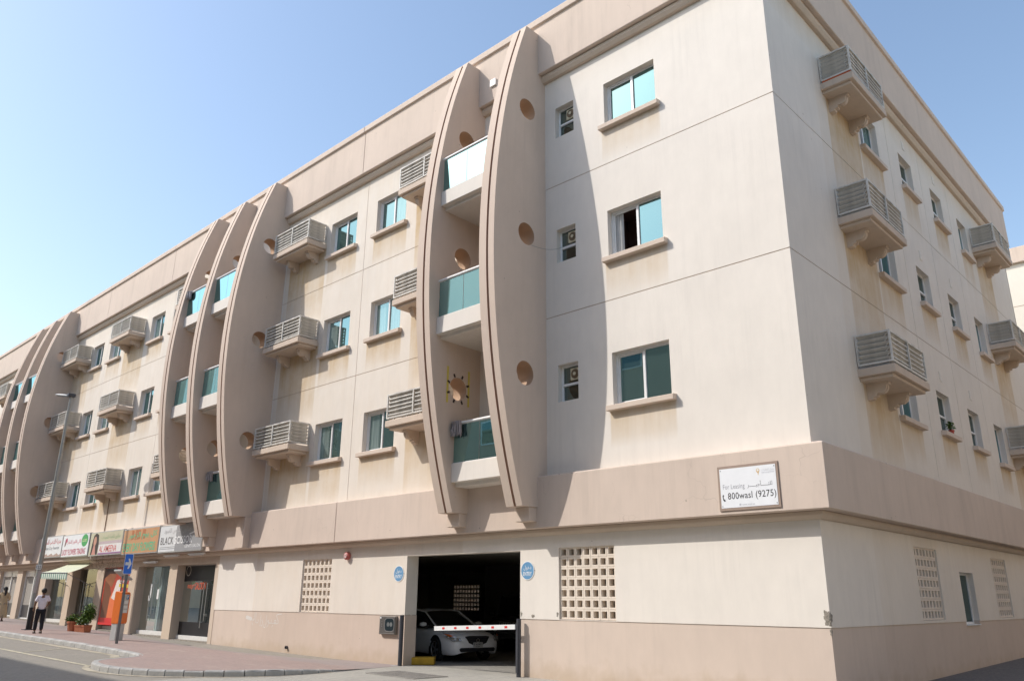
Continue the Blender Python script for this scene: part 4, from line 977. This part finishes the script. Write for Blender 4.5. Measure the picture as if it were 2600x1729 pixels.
MB().box(-.12, .12, -.16, .16, 10.08, 10.24).build('gear_housing', M_darkgrey, e, bevel=.02)
pl = MB().box(-.11, .11, -.004, 0, -.1, .1).build('number_plate', M_white, e, (.10, -.08, 2.55), math.radians(68)); text('122', .17, .12, 0, 0, -.006, M_black, pl, bold=.02)
for k in range(7): MB().box(-.06, .06, -.003, 0, -.07, .07).build('torn_sticker', I((.48, .42, .40)), e, (.105, -.065+.01*k, 1.55+.13*k), math.radians(68+random.uniform(-8, 8)))
# ------------------------------------------------------------------ direction sign
e = empty('direction_sign', (-22.8, -3.42, pave_z(-22.8, -3.42)), math.radians(68)); tag(e, 'blue one-way arrow sign on a grey post', 'road sign')
MB().box(-.045, .045, -.03, .03, 0, 2.85).build('post', simple('post_grey', (.17, .17, .17), .6, .2), e, bevel=.006)
def rrect(w, h, r, n=6):
    P_ = []
    for cx, cz, q0 in ((w-r, h-r, 0), (-w+r, h-r, 90), (-w+r, -h+r, 180), (w-r, -h+r, 270)):
        for k in range(n+1): q = math.radians(q0+90*k/n); P_.append((cx+r*math.cos(q), cz+r*math.sin(q)))
    return P_
MB().prism(rrect(.135, .335, .045), -.045, -.033, 'y').build('plate', M_white, e, (0, 0, 2.56)); flat('blue_face', [(a, b+2.56) for a, b in rrect(.12, .32, .036)], -.0465, simple('sign_blue', (.03, .17, .70), .4), e)
flat('arrow', [(-.095, 2.52), (.015, 2.52), (-.015, 2.40), (.03, 2.40), (.10, 2.57), (.03, 2.74), (-.015, 2.74), (.015, 2.62), (-.095, 2.62)], -.048, M_white, e)
# ------------------------------------------------------------------ parking ticket machine
e = empty('ticket_machine', (-24.5, -2.75, pave_z(-24.5, -2.75)), math.radians(104)); tag(e, 'orange parking ticket machine with grey base and small solar roof', 'ticket machine'); e.scale = (.66, .66, 1)
M_or = simple('machine_orange', (.72, .17, .03), .4, var=.04)
MB().box(-.24, .24, -.16, .30, 0, .56).build('base', simple('machine_grey', (.45, .45, .44), .5), e, bevel=.01)
body = MB().prism([(-.20, .56), (-.26, .60), (-.26, 1.52), (-.21, 1.62), (.28, 1.66), (.34, 1.60), (.34, .60), (.30, .56)], -.27, .27, 'x').build('cabinet', M_or, e, bevel=.02, seg=2)
flat('panel', [(-.11, .92), (.20, .92), (.20, 1.55), (-.11, 1.55)], -.262, simple('panel_grey', (.50, .47, .42), .4), e); flat('panel_p', [(.03, 1.38), (.19, 1.38), (.19, 1.54), (.03, 1.54)], -.264, I((.05, .16, .32)), e)
text('P', .08, .11, .11, 1.46, -.2655, M_white, e, bold=.03)
for z, c in ((1.28, .7), (1.12, .68), (.98, .66)): flat('panel_print', [(-.06, z-.05), (.16, z-.05), (.16, z+.05), (-.06, z+.05)], -.264, I((c, c, c*.95)), e)
MB().tube([(.05, .36, 0), (.05, .36, 2.2)], .035).build('mast', M_grey, e); r_ = Matrix.Rotation(math.radians(22), 3, 'Y')
MB().box(-.42, .42, -.30, .30, -.03, .03, rot=r_, at=(.05, .33, 2.22)).build('solar_panel', simple('panel_back', (.40, .41, .41), .5), e)
# ------------------------------------------------------------------ planters and plants
M_terra = simple('terracotta', (.46, .165, .085), .8, var=.12, scale=5)
M_leaf = [simple('leaf_dark', (.07, .14, .025), .55, var=.3, scale=3), simple('leaf_mid', (.13, .22, .035), .55, var=.3, scale=3), simple('leaf_light', (.24, .32, .06), .55, var=.25, scale=3)]
def leaf_mesh(mat, l=.11, w=.045): return MB().add([(0, 0, 0), (w, l*.45, .012), (0, l, -.01), (-w, l*.45, .012), (0, l*.45, 0)], [(0, 1, 4), (1, 2, 4), (2, 3, 4), (3, 0, 4)]).mesh(mat, fix=False)
def bush(name, parent, cx, cy, z0, blobs, n, size, mats, stems=True):
    mb = MB(); st_ = MB()
    for (bx, by, bz, r) in blobs:
        st_.tube([(cx, cy, z0-.05), (cx+bx*.5, cy+by*.5, z0+bz*.55), (cx+bx, cy+by, z0+bz)], [.014, .01, .005], 5)
        for k in range(n):
            d = Vector((random.gauss(0, 1), random.gauss(0, 1), random.gauss(0, 1))).normalized()*r*random.random()**.4
            p = Vector((cx+bx, cy+by, z0+bz))+d; s_ = size*random.uniform(.6, 1.3)
            R_ = Matrix.Rotation(random.uniform(0, 6.28), 3, 'Z') @ Matrix.Rotation(random.uniform(-.9, .5), 3, 'X') @ Matrix.Rotation(random.uniform(-.6, .6), 3, 'Y')
            mb.cm = 0 if random.random() < .45 else 1 if random.random() < .7 else 2
            mb.add([p+R_ @ Vector(q)*s_ for q in ((0, 0, 0), (.4, .45, .1), (0, 1, -.1), (-.4, .45, .1))], [(0, 1, 2, 3)])
    o = mb.build(name, mats, parent, fix=False); tag(o, kind=None); st_.build('stem', simple('stem', (.12, .09, .04), .8), parent)
    return o
px, py = -31.25, -1.5; pz = pave_z(px, py)
e = empty('planter', (px, py, pz), math.radians(20)); tag(e, 'rectangular terracotta planter with a leafy shrub beside the poster window', 'planter', 'terracotta planters by the shops'); e.scale = (.66, .66, .72)
w2 = .42
MB().prism([(-.25, 0), (.25, 0), (.30, .33), (.32, .33), (.32, .40), (-.32, .40), (-.32, .33), (-.30, .33)], -w2, w2, 'x').build('pot', M_terra, e, bevel=.012)
MB().box(-w2+.03, w2-.03, -.27, .27, .36, .405).build('soil', simple('soil', (.07, .05, .035), .95), e)
bush('foliage', e, 0, 0, .40, [(-.25, -.05, .22, .26), (.02, -.08, .3, .32), (.26, .02, .34, .30), (.16, .08, .62, .36), (.32, .1, .9, .34), (.05, .1, .55, .34), (.40, .12, .65, .3)], 190, .13, M_leaf)
e = empty('planter', (-31.85, -1.75, pave_z(-31.85, -1.75))); tag(e, 'round terracotta pot with small plant left of the long planter', 'planter', 'terracotta planters by the shops'); e.scale = (.8, .8, .9)
MB().lathe([(0, 0), (.17, 0), (.22, .36), (.26, .36), (.26, .45), (.22, .45), (.2, .40), (0, .40)], 24).build('pot', M_terra, e, smooth=True, weld=True)
bush('foliage', e, 0, 0, .42, [(0, 0, .12, .24), (-.12, -.1, .1, .2), (.1, .05, .2, .18)], 120, .10, M_leaf)
e = empty('flower_pot', (.03, 9.75, 6.29)); tag(e, 'little red flower pot with a plant on a side window sill', 'flower pot')
MB().lathe([(0, 0), (.05, 0), (.075, .10), (.08, .12), (.06, .12), (0, .1)], 16).build('pot', simple('red_pot', (.45, .07, .05), .6), e, smooth=True, weld=True)
bush('foliage', e, 0, 0, .12, [(0, 0, .10, .11), (-.02, -.05, .18, .09)], 60, .07, M_leaf)
# dry branches hung below the signs
mb = MB()
for k in range(70):
    x, z = random.uniform(-34.9, -31.0), random.uniform(2.95, 3.5); p = Vector((x, random.uniform(-.45, -.15), z)); pts = [p]
    for j in range(5): p = p+Vector((random.uniform(-.16, .16), random.uniform(-.05, .05), random.uniform(-.14, .1))); pts.append(p)
    mb.tube(pts, [.006, .006, .005, .004, .003, .002], 4, False)
e = mb.build('dry_branches', simple('dry_twig', (.22, .17, .12), .9)); tag(e, 'tangle of thin dry branches hanging below the AL AMEENA sign', 'branches')
# ------------------------------------------------------------------ mop, drying rack, cable, lamp spot
for mx, my, mz, mt in ((-22.55, -.94, 6.2, 'grey mop hung on the lowest balcony rail of the middle fin group'), (-24.95, -1.64, 13.9, 'grey mop hung on a top balcony rail of the middle fin group')):
    e = empty('mop', (mx, my, mz)); tag(e, mt, 'mop', 'mops hung on balcony rails'); mb = MB()
    for k in range(34):
        q = random.uniform(0, 6.28); r = .10*random.random()**.5; x, y = r*math.cos(q)*1.3, r*math.sin(q)-.06; l = random.uniform(.25, .38)
        mb.tube([(x*.4, y*.4+.02, .03), (x, y-.02, -.02), (x*1.2, y-.03, -l*.6), (x*1.3, y-.02, -l)], [.016, .018, .017, .012], 5)
    mb.build('mop_head', simple('mop_string', (.40, .37, .38), .95), e, smooth=True); MB().tube([(0, .02, .02), (.4, .25, -.9)], .012).build('handle', M_grey, e)
e = empty('mop', (-9.0, -.94, 6.2)); tag(e, 'grey string mop hung on the lowest balcony rail between the two right fins', 'mop', 'mops hung on balcony rails')
mb = MB()
for k in range(46):
    q = random.uniform(0, 6.28); r = .10*random.random()**.5; x, y = r*math.cos(q)*1.4, r*math.sin(q)-.07; l = random.uniform(.28, .42)
    mb.tube([(x*.4, y*.4+.02, .03), (x, y-.02, -.02), (x*1.2, y-.03, -l*.6), (x*1.3+random.uniform(-.03, .03), y-.02, -l)], [.016, .018, .017, .012], 5)
mb.build('mop_head', simple('mop_string', (.36, .32, .32), .95), e, smooth=True); MB().tube([(0, .02, .02), (.5, .25, -.95)], .012).build('handle', M_grey, e)
e = empty('drying_rack', (-22.1, -.9, 12.9)); tag(e, 'thin brown drying rack standing on a top balcony', 'drying rack')
M_rk = simple('rack_brown', (.33, .22, .18), .7)
for a, b in (((0, 0, 0), (0, 0, 2.0)), ((-.5, 0, 1.55), (.9, 0, 1.62)), ((0, 0, 1.98), (.8, 0, 1.92)), ((.8, 0, 1.92), (.8, 0, 0))): MB().tube([a, b], .022, 6).build('bar', M_rk, e)
P_ = []; 
for k in range(17): t = k/16; P_.append((-6.72+t*.95, -.62*(1-t)-.02*(t)+.0, 10.72-.16*math.sin(math.pi*t)*1.0-.02*t))
e = MB().tube(P_, .005, 5).build('cable', M_grey); tag(e, 'thin sagging cable from a fin hole to a small bathroom window', 'cable')
# small wall box on the top of the first balcony bay
e = MB().box(-.12, .12, -.06, 0, -.12, .12).build('wall_light', M_alu, None, (-8.55, -.302, 16.85), bevel=.01); tag(e, 'small square white wall light on the parapet between the two right fins', 'wall light')
# ------------------------------------------------------------------ cars in the garage
def car(name, label, loc, rz, paint, ST, GH, LN, plate_text, lamps=True, wheel_r=.33, wb=(1.45, -1.35), tr=.80, badge=None):
    e = empty(name, loc, rz); tag(e, label, 'car')
    mb = MB(); rows = []
    for (x, hw, zb, zs, zt) in ST:
        half = [(hw*.90, zb), (hw*.985, zb+.10), (hw, zb+.28), (hw*.985, zs-.12), (hw*.93, zs-.01), (hw*.62, zt), (0, zt+.025)]
        full = [(-a, b) for a, b in half]+[(a, b) for a, b in reversed(half[:-1])]
        rows.append(len(mb.v)); mb.v += [(x, a, b) for a, b in full]
    n = 13
    for i in range(len(rows)-1):
        for k in range(n-1): mb.f.append([rows[i]+k, rows[i]+k+1, rows[i+1]+k+1, rows[i+1]+k]); mb.mi.append(0)
    mb.f.append([rows[0]+k for k in range(n)]); mb.f.append([rows[-1]+k for k in reversed(range(n))]); mb.mi += [0, 0]
    body = mb.build('body', paint, e, smooth=True)
    md = body.modifiers.new('s', 'SUBSURF'); md.levels = md.render_levels = 1
    # greenhouse: sections (x, base half width, base z, top half width, top z)
    g = MB(); r_ = []
    for (x, bw, bz, tw, tz) in GH:
        r_.append(len(g.v)); g.v += [(x, -bw, bz), (x, -tw, tz), (x, -tw*.5, tz+.025), (x, 0, tz+.035), (x, tw*.5, tz+.025), (x, tw, tz), (x, bw, bz)]
    m = len(GH)
    for i in range(m-1):
        for k in range(6):
            top = 1 <= k <= 4; g.f.append([r_[i]+k, r_[i]+k+1, r_[i+1]+k+1, r_[i+1]+k]); g.mi.append(0 if (top and 0 < i < m-2) else 1)
    M_cg = simple('car_glass', (.012, .014, .016), .06, var=0)
    g.build('cabin', [paint, M_cg], e, smooth=True)
    for s_ in (-1, 1):
        for i in (0, m-2):
            a, b = GH[i], GH[i+1]
            MB().tube([(a[0], s_*a[3], a[4]), (b[0], s_*b[3], b[4])], .028, 6).build('pillar', paint, e, smooth=True)
        MB().tube([(GH[1][0], s_*GH[1][3], GH[1][4])]+[(q[0], s_*q[3], q[4]) for q in GH[2:m-1]], .026, 6).build('roof_rail', paint, e, smooth=True)
        x_ = (GH[1][0]+GH[-2][0])/2-.15; MB().tube([(x_, s_*GH[2][1], GH[2][2]), (x_, s_*GH[2][3], GH[2][4])], .03, 6).build('pillar', paint, e)
        mi = MB().lathe([(0, -.1), (.05, -.09), (.075, 0), (.06, .08), (0, .1)], 12, axis='y').build('mirror', paint, e, (GH[0][0]-.28, s_*(GH[0][1]+.20), GH[0][2]+.08), smooth=True); mi.scale = (1, 1.1, .9)
        MB().box(GH[0][0]-.32, GH[0][0]-.25, s_*GH[0][1], s_*(GH[0][1]+.16), GH[0][2]-.01, GH[0][2]+.05).build('mirror_stalk', M_black, e)
        for wx in wb:
            w_ = empty('wheel', (wx, s_*tr, wheel_r), 0, e)
            MB().lathe([(wheel_r*.68, -.1), (wheel_r*.9, -.105), (wheel_r, -.07), (wheel_r, .07), (wheel_r*.9, .105), (wheel_r*.68, .1)], 32, axis='y').build('tyre', simple('rubber', (.018, .018, .018), .8), w_, smooth=True)
            mb = MB().lathe([(wheel_r*.70, -.09), (wheel_r*.66, -.1), (wheel_r*.62, -.05), (wheel_r*.60, .05)], 32, axis='y').lathe([(wheel_r*.16, -.09), (wheel_r*.12, -.1), (0, -.1)], 16, axis='y')
            for k in range(5):
                R_ = Matrix.Rotation(2*math.pi*k/5+.3, 3, 'Y'); mb.box(-.03, .03, -.09, -.06, .03, wheel_r*.66, rot=R_)
            o = mb.build('rim', simple('alloy', (.42, .42, .43), .3, .8), w_, smooth=True); o.scale.y = 1 if s_ < 0 else -1
            MB().lathe([(wheel_r*.62, -.02), (0, -.02)], 24, axis='y').build('brake_disc', M_black, w_).scale.y = 1 if s_ < 0 else -1
            ar = [(wx+(wheel_r+.06)*math.cos(q), wheel_r+.01+(wheel_r+.06)*math.sin(q)) for q in [math.pi*(-.12+1.24*k/24) for k in range(25)]]
            flat('wheel_arch', ar, s_*(tr+.085), M_black, e)
        if lamps:
            x0 = LN
            MB().add([(x0-.10, s_*.52, .66), (x0-.04, s_*.50, .58), (x0-.16, s_*.74, .56), (x0-.50, s_*.86, .72), (x0-.62, s_*.84, .80), (x0-.36, s_*.70, .755)], [(0, 1, 2, 3, 4, 5)]).build('headlight', simple('lamp_glass', (.50, .52, .54), .12, .3), e).location = (.055, s_*.05, .012)
            MB().add([(x0-.30, s_*.735, .745), (x0-.20, s_*.67, .70), (x0-.27, s_*.78, .685), (x0-.5, s_*.862, .765)], [(0, 1, 2, 3)]).build('indicator', simple('amber', (.60, .13, .02), .3), e).location = (.066, s_*.062, .016)
            for dx, dy, dz in ((-.13, .60, .615), (-.2, .70, .63), (-.33, .78, .68)): MB().lathe([(0, .03), (.035, .02), (.04, -.01), (0, -.02)], 12, axis='x').build('lamp_bulb', M_steel, e, (x0+dx+.06, s_*(dy+.05), dz+.012), smooth=True)
    return e
M_carw = simple('white_car_paint', (.86, .86, .87), .18, 0, .6, .02)
ST = [(2.42, .56, .30, .58, .62), (2.36, .72, .22, .66, .69), (2.18, .83, .19, .73, .78), (1.75, .885, .19, .79, .87), (1.05, .895, .19, .86, .965), (0, .90, .19, .90, .95), (-1.3, .90, .19, .93, .97), (-1.9, .885, .2, .95, 1.02), (-2.3, .82, .22, .92, 1.0), (-2.42, .70, .3, .82, .9)]
GH = [(1.10, .78, .93, .70, .97), (.22, .84, .92, .60, 1.36), (-.35, .85, .92, .60, 1.42), (-1.05, .84, .94, .57, 1.385), (-2.0, .74, .98, .62, 1.01)]
a_ = math.radians(-13); wl = Vector((-12.64, 1.82, 0)); off = Matrix.Rotation(a_, 3, 'Z') @ Vector((1.45, -.80, 0))
cr = car('parked_car', 'white sedan parked just inside the garage opening', tuple(wl-off), a_, M_carw, ST, GH, 2.42, 'x')
X = 2.405
MB().prism([(-.40, .70), (-.30, .53), (-.12, .46), (.12, .46), (.30, .53), (.40, .70), (.30, .72), (-.30, .72)], X-.06, X+.012, 'x').build('grille', M_black, cr)
for k in range(4): MB().box(X+.012, X+.018, -.30+.02*k, .30-.02*k, .67-.05*k, .678-.05*k).build('grille_bar', M_darkgrey, cr)
MB().lathe([(.055, 0), (.055, .012), (.04, .012), (.04, 0)], 20, (X+.02, 0, .60), 'x').build('badge', M_steel, cr)
MB().prism([(-.60, .36), (-.56, .29), (.56, .29), (.60, .36), (.56, .40), (-.56, .40)], X-.08, X+.016, 'x').build('lower_intake', M_black, cr)
pl = MB().box(-.16, .16, -.012, 0, -.075, .075).build('number_plate', simple('plate', (.45, .44, .42), .5), cr, (X+.025, .0, .47), math.pi/2)
text('F 63401', .26, .055, 0, .025, -.014, M_black, pl, bold=.02); text('DUBAI', .14, .03, 0, -.04, -.014, M_black, pl, bold=.02)
M_carb = simple('dark_car_paint', (.09, .09, .095), .35)
ST2 = [(2.2, .70, .45, .95, .98), (2.15, .80, .42, 1.0, 1.04), (1.7, .86, .40, 1.06, 1.10), (.9, .88, .4, 1.12, 1.16), (-.5, .88, .4, 1.14, 1.18), (-1.9, .88, .4, 1.14, 1.18), (-2.2, .84, .45, 1.1, 1.15)]
GH2 = [(.95, .80, 1.14, .74, 1.17), (.60, .82, 1.14, .72, 1.80), (-.4, .82, 1.14, .74, 1.9), (-1.8, .82, 1.14, .74, 1.88), (-2.15, .80, 1.14, .76, 1.2)]
h_ = math.radians(-58); org = Vector((-13.9, 6.3, 0))-Matrix.Rotation(h_, 3, 'Z') @ Vector((2.2, 0, 0))
c2 = car('parked_car', 'dark off-road car standing in the shade behind the white sedan', tuple(org), h_, M_carb, ST2, GH2, 2.2, 'x', lamps=False, wheel_r=.38)
lt = text('DEFENDER', .80, .11, 2.19, 0, 0, simple('grey_letters', (.55, .55, .55), .4), c2, bold=.02); lt.location = (2.215, 0, .93); lt.rotation_euler = (0, 0, math.pi/2)
MB().box(2.2, 2.26, -.7, .7, .5, .62).build('bumper', M_black, c2)
for s_ in (-1, 1): MB().lathe([(.0, .03), (.09, .025), (.09, 0)], 18, (2.2, s_*.55, .78), 'x').build('headlight', M_steel, c2, smooth=True)
# ------------------------------------------------------------------ people
def skin(name, verts, edges, mats, parent, root=0, sub=2):
    me = bpy.data.meshes.new('sk'); me.from_pydata([v[:3] for v in verts], edges, [])
    o = bpy.data.objects.new('sk', me); COL.objects.link(o)
    sk = o.modifiers.new('skin', 'SKIN'); ss = o.modifiers.new('sub', 'SUBSURF'); ss.levels = ss.render_levels = sub
    for i, v in enumerate(verts):
        d = me.skin_vertices[0].data[i]; r = v[3]; d.radius = r if isinstance(r, tuple) else (r, r); d.use_root = (i == root)
    m2 = bpy.data.meshes.new_from_object(o.evaluated_get(bpy.context.evaluated_depsgraph_get()))
    bpy.data.objects.remove(o)
    m2.materials.clear(); m2.materials.append(mats)
    m2.polygons.foreach_set('use_smooth', [True]*len(m2.polygons))
    return inst(name, m2, (0, 0, 0), 0, parent)
M_skin = simple('brown_skin', (.20, .105, .065), .6, var=.04)
def person(loc, rz, label, shirt, pants, hairc, dress=None, stride=.13):
    e = empty('person', loc, rz); tag(e, label, 'person')
    # facing +y, one joint per vertex
    V = [(0, 0, .90, .125), (0, .0, 1.08, (.125, .10)), (0, .01, 1.27, (.15, .105)), (0, 0, 1.40, .065), (0, .005, 1.455, .052), (0, .012, 1.52, .072), (0, .015, 1.585, (.078, .092)), (0, .01, 1.645, .055),
         (-.17, 0, 1.36, .06), (-.235, -.03, 1.13, .043), (-.235, .10, .95, .032), (-.225, .15, .89, (.022, .032)),
         (.17, 0, 1.36, .06), (.25, -.02, 1.14, .043), (.20, .16, 1.04, .032), (.17, .21, 1.02, (.022, .032)),
         (-.09, 0, .84, .09), (-.10, stride*.7, .47, .06), (-.10, stride*.3, .09, .042), (-.10, stride*.3+.13, .045, (.04, .03)),
         (.09, 0, .84, .09), (.10, -stride*.3, .47, .06), (.10, -stride*1.2, .10, .042), (.10, -stride*1.2+.13, .05, (.04, .03)), (0, .115, 1.575, .014)]
    E_ = [(0, 1), (1, 2), (2, 3), (3, 4), (4, 5), (5, 6), (6, 7), (2, 8), (8, 9), (9, 10), (10, 11), (2, 12), (12, 13), (13, 14), (14, 15), (0, 16), (16, 17), (17, 18), (18, 19), (0, 20), (20, 21), (21, 22), (22, 23), (6, 24)]
    skin('body', V, E_, M_skin, e)
    fg = MB()
    for i, d in ((11, Vector((.1, .35, -1))), (15, Vector((-.3, 1, -.25)))):
        p = Vector(V[i][:3]); d = d.normalized(); sd = d.cross(Vector((0, 0, 1)) if abs(d.z) < .8 else Vector((0, 1, 0))).normalized()
        for k in range(4): b = p+sd*(-.024+.016*k); fg.tube([b, b+d*.045, b+d*(.075-.006*abs(k-1.4))+Vector((0, .012, -.004))], [.009, .008, .006], 6)
        fg.tube([p-sd*.03-d*.02, p-sd*.055+d*.02, p-sd*.05+d*.045], [.011, .009, .007], 6)
    fg.build('fingers', M_skin, e, smooth=True)
    for s_ in (-1, 1): MB().lathe([(0, -.012), (.018, -.01), (.02, .004), (0, .012)], 10, axis='x').build('ear', M_skin, e, (s_*.082, 0, 1.565), smooth=True).scale.z = 1.5
    bm = bmesh.new(); bmesh.ops.create_icosphere(bm, subdivisions=3, radius=1)
    for v in list(bm.verts):
        if v.co.z < -.35 and v.co.y > -.1 or v.co.z < .25 and v.co.y > .45 or v.co.z < -.93: bm.verts.remove(v)
    for v in bm.verts: v.co = Vector((v.co.x*.097, v.co.y*.112, v.co.z*.112))*(1+random.uniform(-.04, .04))
    me = bpy.data.meshes.new('hair'); bm.to_mesh(me); bm.free(); me.materials.append(simple('hair', hairc, .7)); me.polygons.foreach_set('use_smooth', [True]*len(me.polygons))
    inst('hair', me, (0, .0, 1.60), 0, e)
    for s_ in (-1, 1): MB().lathe([(0, -.008), (.011, -.004), (.011, .004), (0, .008)], 8, axis='y').build('eye', M_black, e, (s_*.034, .103, 1.575))
    MB().box(-.028, .028, .096, .104, 1.512, 1.52).build('mouth', simple('lips', (.22, .07, .06), .5), e)
    sh = simple('shirt_cloth', shirt, .9, var=.08, scale=9, bump=.5)
    if dress is None:
        VS = [(0, 0, .86, (.155, .125)), (0, 0, .95, (.155, .125)), (0, 0, 1.1, (.152, .125)), (0, .005, 1.27, (.178, .128)), (0, 0, 1.375, (.10, .085)), (-.17, 0, 1.365, .078), (-.225, -.02, 1.17, .072), (.17, 0, 1.365, .078), (.235, -.012, 1.18, .072), (0, -.01, 1.445, .072)]
        skin('shirt', VS, [(0, 1), (1, 2), (2, 3), (3, 4), (4, 9), (3, 5), (5, 6), (3, 7), (7, 8)], sh, e, root=2)
    else:
        prof = [(.16, 1.36), (.175, 1.25), (.16, 1.05), (.19, .85), (.22, .6), (.25, .35), (.27, .18)]; q = MB(); n = 28
        for j, (r, z) in enumerate(prof):
            for k in range(n): t = 2*math.pi*k/n; rr_ = r*(1+.06*math.sin(7*t)*(j/6)); q.v.append((rr_*math.cos(t), rr_*.75*math.sin(t), z))
        for j in range(len(prof)-1):
            for k in range(n): q.f.append([j*n+k, j*n+(k+1) % n, (j+1)*n+(k+1) % n, (j+1)*n+k]); q.mi.append(0)
        q.build('long_tunic', sh, e, smooth=True)
        skin('sleeves', [(0, 0, 1.3, .13), (-.17, 0, 1.365, .08), (-.235, -.03, 1.13, .065), (-.235, .08, .98, .055), (.17, 0, 1.365, .08), (.25, -.02, 1.14, .065), (.21, .13, 1.06, .055), (0, 0, 1.40, .08)], [(0, 1), (1, 2), (2, 3), (0, 4), (4, 5), (5, 6), (0, 7)], sh, e)
        MB().tube([(.05, -.07, 1.62), (.06, -.10, 1.45), (.05, -.12, 1.25)], [.07, .06, .03], 10).build('long_hair', simple('hair', hairc, .7), e, smooth=True)
    tr_ = simple('trouser_cloth', pants, .85, var=.15, scale=9)
    VT = [(0, 0, .92, (.145, .12))]+[(V[i][0], V[i][1], V[i][2]+(.0 if i not in (18, 22) else .02), r) for i, r in ((16, .105), (17, .082), (18, .07), (20, .105), (21, .082), (22, .07))]
    skin('trousers', VT, [(0, 1), (1, 2), (2, 3), (0, 4), (4, 5), (5, 6)], tr_, e)
    for i in (18, 22):
        x, y, z = V[i][:3]; MB().lathe([(0, -.02), (.05, -.02), (.056, 0), (.05, .045), (.03, .07), (0, .075)], 14).build('shoe', simple('shoe_leather', (.05, .022, .015), .5), e, (x, y+.045, z-.065), smooth=True).scale.y = 2.5
    return e
pz = pave_z(-30.1, -3.6)
mn = person((-30.1, -3.6, pz), math.radians(78), 'man in white short-sleeved shirt and black trousers, seen from behind', (.78, .72, .78), (.012, .012, .018), (.012, .01, .01))
wm = person((-42.6, -1.5, pave_z(-42.6, -1.5)), math.radians(60), 'person in long beige tunic with dark hair at the left edge', (.52, .40, .25), (.35, .28, .2), (.012, .01, .012), dress=True)
# ------------------------------------------------------------------ neighbouring buildings
e = empty('neighbouring_building', (-34, 28, 0)); tag(e, 'white rendered building with tan coping behind the right corner', 'building')
MB().box(0, 74, 0, 14, 0, 17.55).build('wall', stucco('white_render', (.78, .73, .64)), e); MB().box(-.15, 74.15, -.18, 14.1, 17.552, 18.35).build('coping', M_pink, e, bevel=.02)
for z in (5, 8.8, 12.6, 15.4): MB().box(0, 74, -.006, -.002, z-.012, z+.012).build('joint_line', M_joint, e)
e = empty('opposite_building', (-95, -22.0, 0)); tag(e, 'beige block across the street that shades the road and shows in window reflections', 'building')
MB().box(0, 110, -12, 0, -.2, 18.4).build('wall', stucco('beige_render', (.50, .42, .33)), e); MB().box(-.2, 110.2, -12.2, .15, 18.402, 19.0).build('coping', M_tan, e)
ow = MB().box(0, 1.7, .002, .06, 0, 1.5).mesh(M_alu); op = MB().box(.08, 1.62, .061, .07, .08, 1.42).mesh(M_glassd); ob = MB().box(-.4, 2.1, 0, .9, -.5, -.3).mesh(M_tan); obr = MB()
for k in range(5): obr.box(-.4, 2.1, .86, .89, -.2+k*.2, -.15+k*.2)
obr = obr.mesh(M_alu)
for i in range(22):
    for j in range(4):
        o = inst('window', ow, (3+i*4.8, 0, 2.8+j*4.1), 0, e); inst('pane', op, (0, 0, 0), 0, o)
        if (i*3+j*2) % 7 == 0: inst('balcony_slab', ob, (0, 0, 0), 0, o); inst('balcony_rail', obr, (0, 0, 0), 0, o)
e = MB().box(-40, -14, 21.5, 21.7, 0, 3.2).build('grille_dimming_wall', M_tan); tag(e, 'low rendered wall added behind the garage grille to dim what shows through', 'wall')  # invented wall, keeps the light behind the grille dim
e = empty('added_bounce_building', (15, -4, 0)); tag(e, 'unseen sand-coloured block added across the side street to bounce warm light', 'building')  # unseen block, added to bounce warm light onto the right facade
MB().box(0, 12, 0, 62, -.2, 15.4).build('wall', stucco('sand_render', (.52, .43, .33)), e); MB().box(-.2, 12.2, -.2, 62.2, 15.402, 16.0).build('coping', M_tan, e)
for i in range(12):
    for j in range(3): o = inst('window', ow, (0, 3+i*4.8, 2.6+j*4.0), math.pi/2, e); inst('pane', op, (0, 0, 0), 0, o)
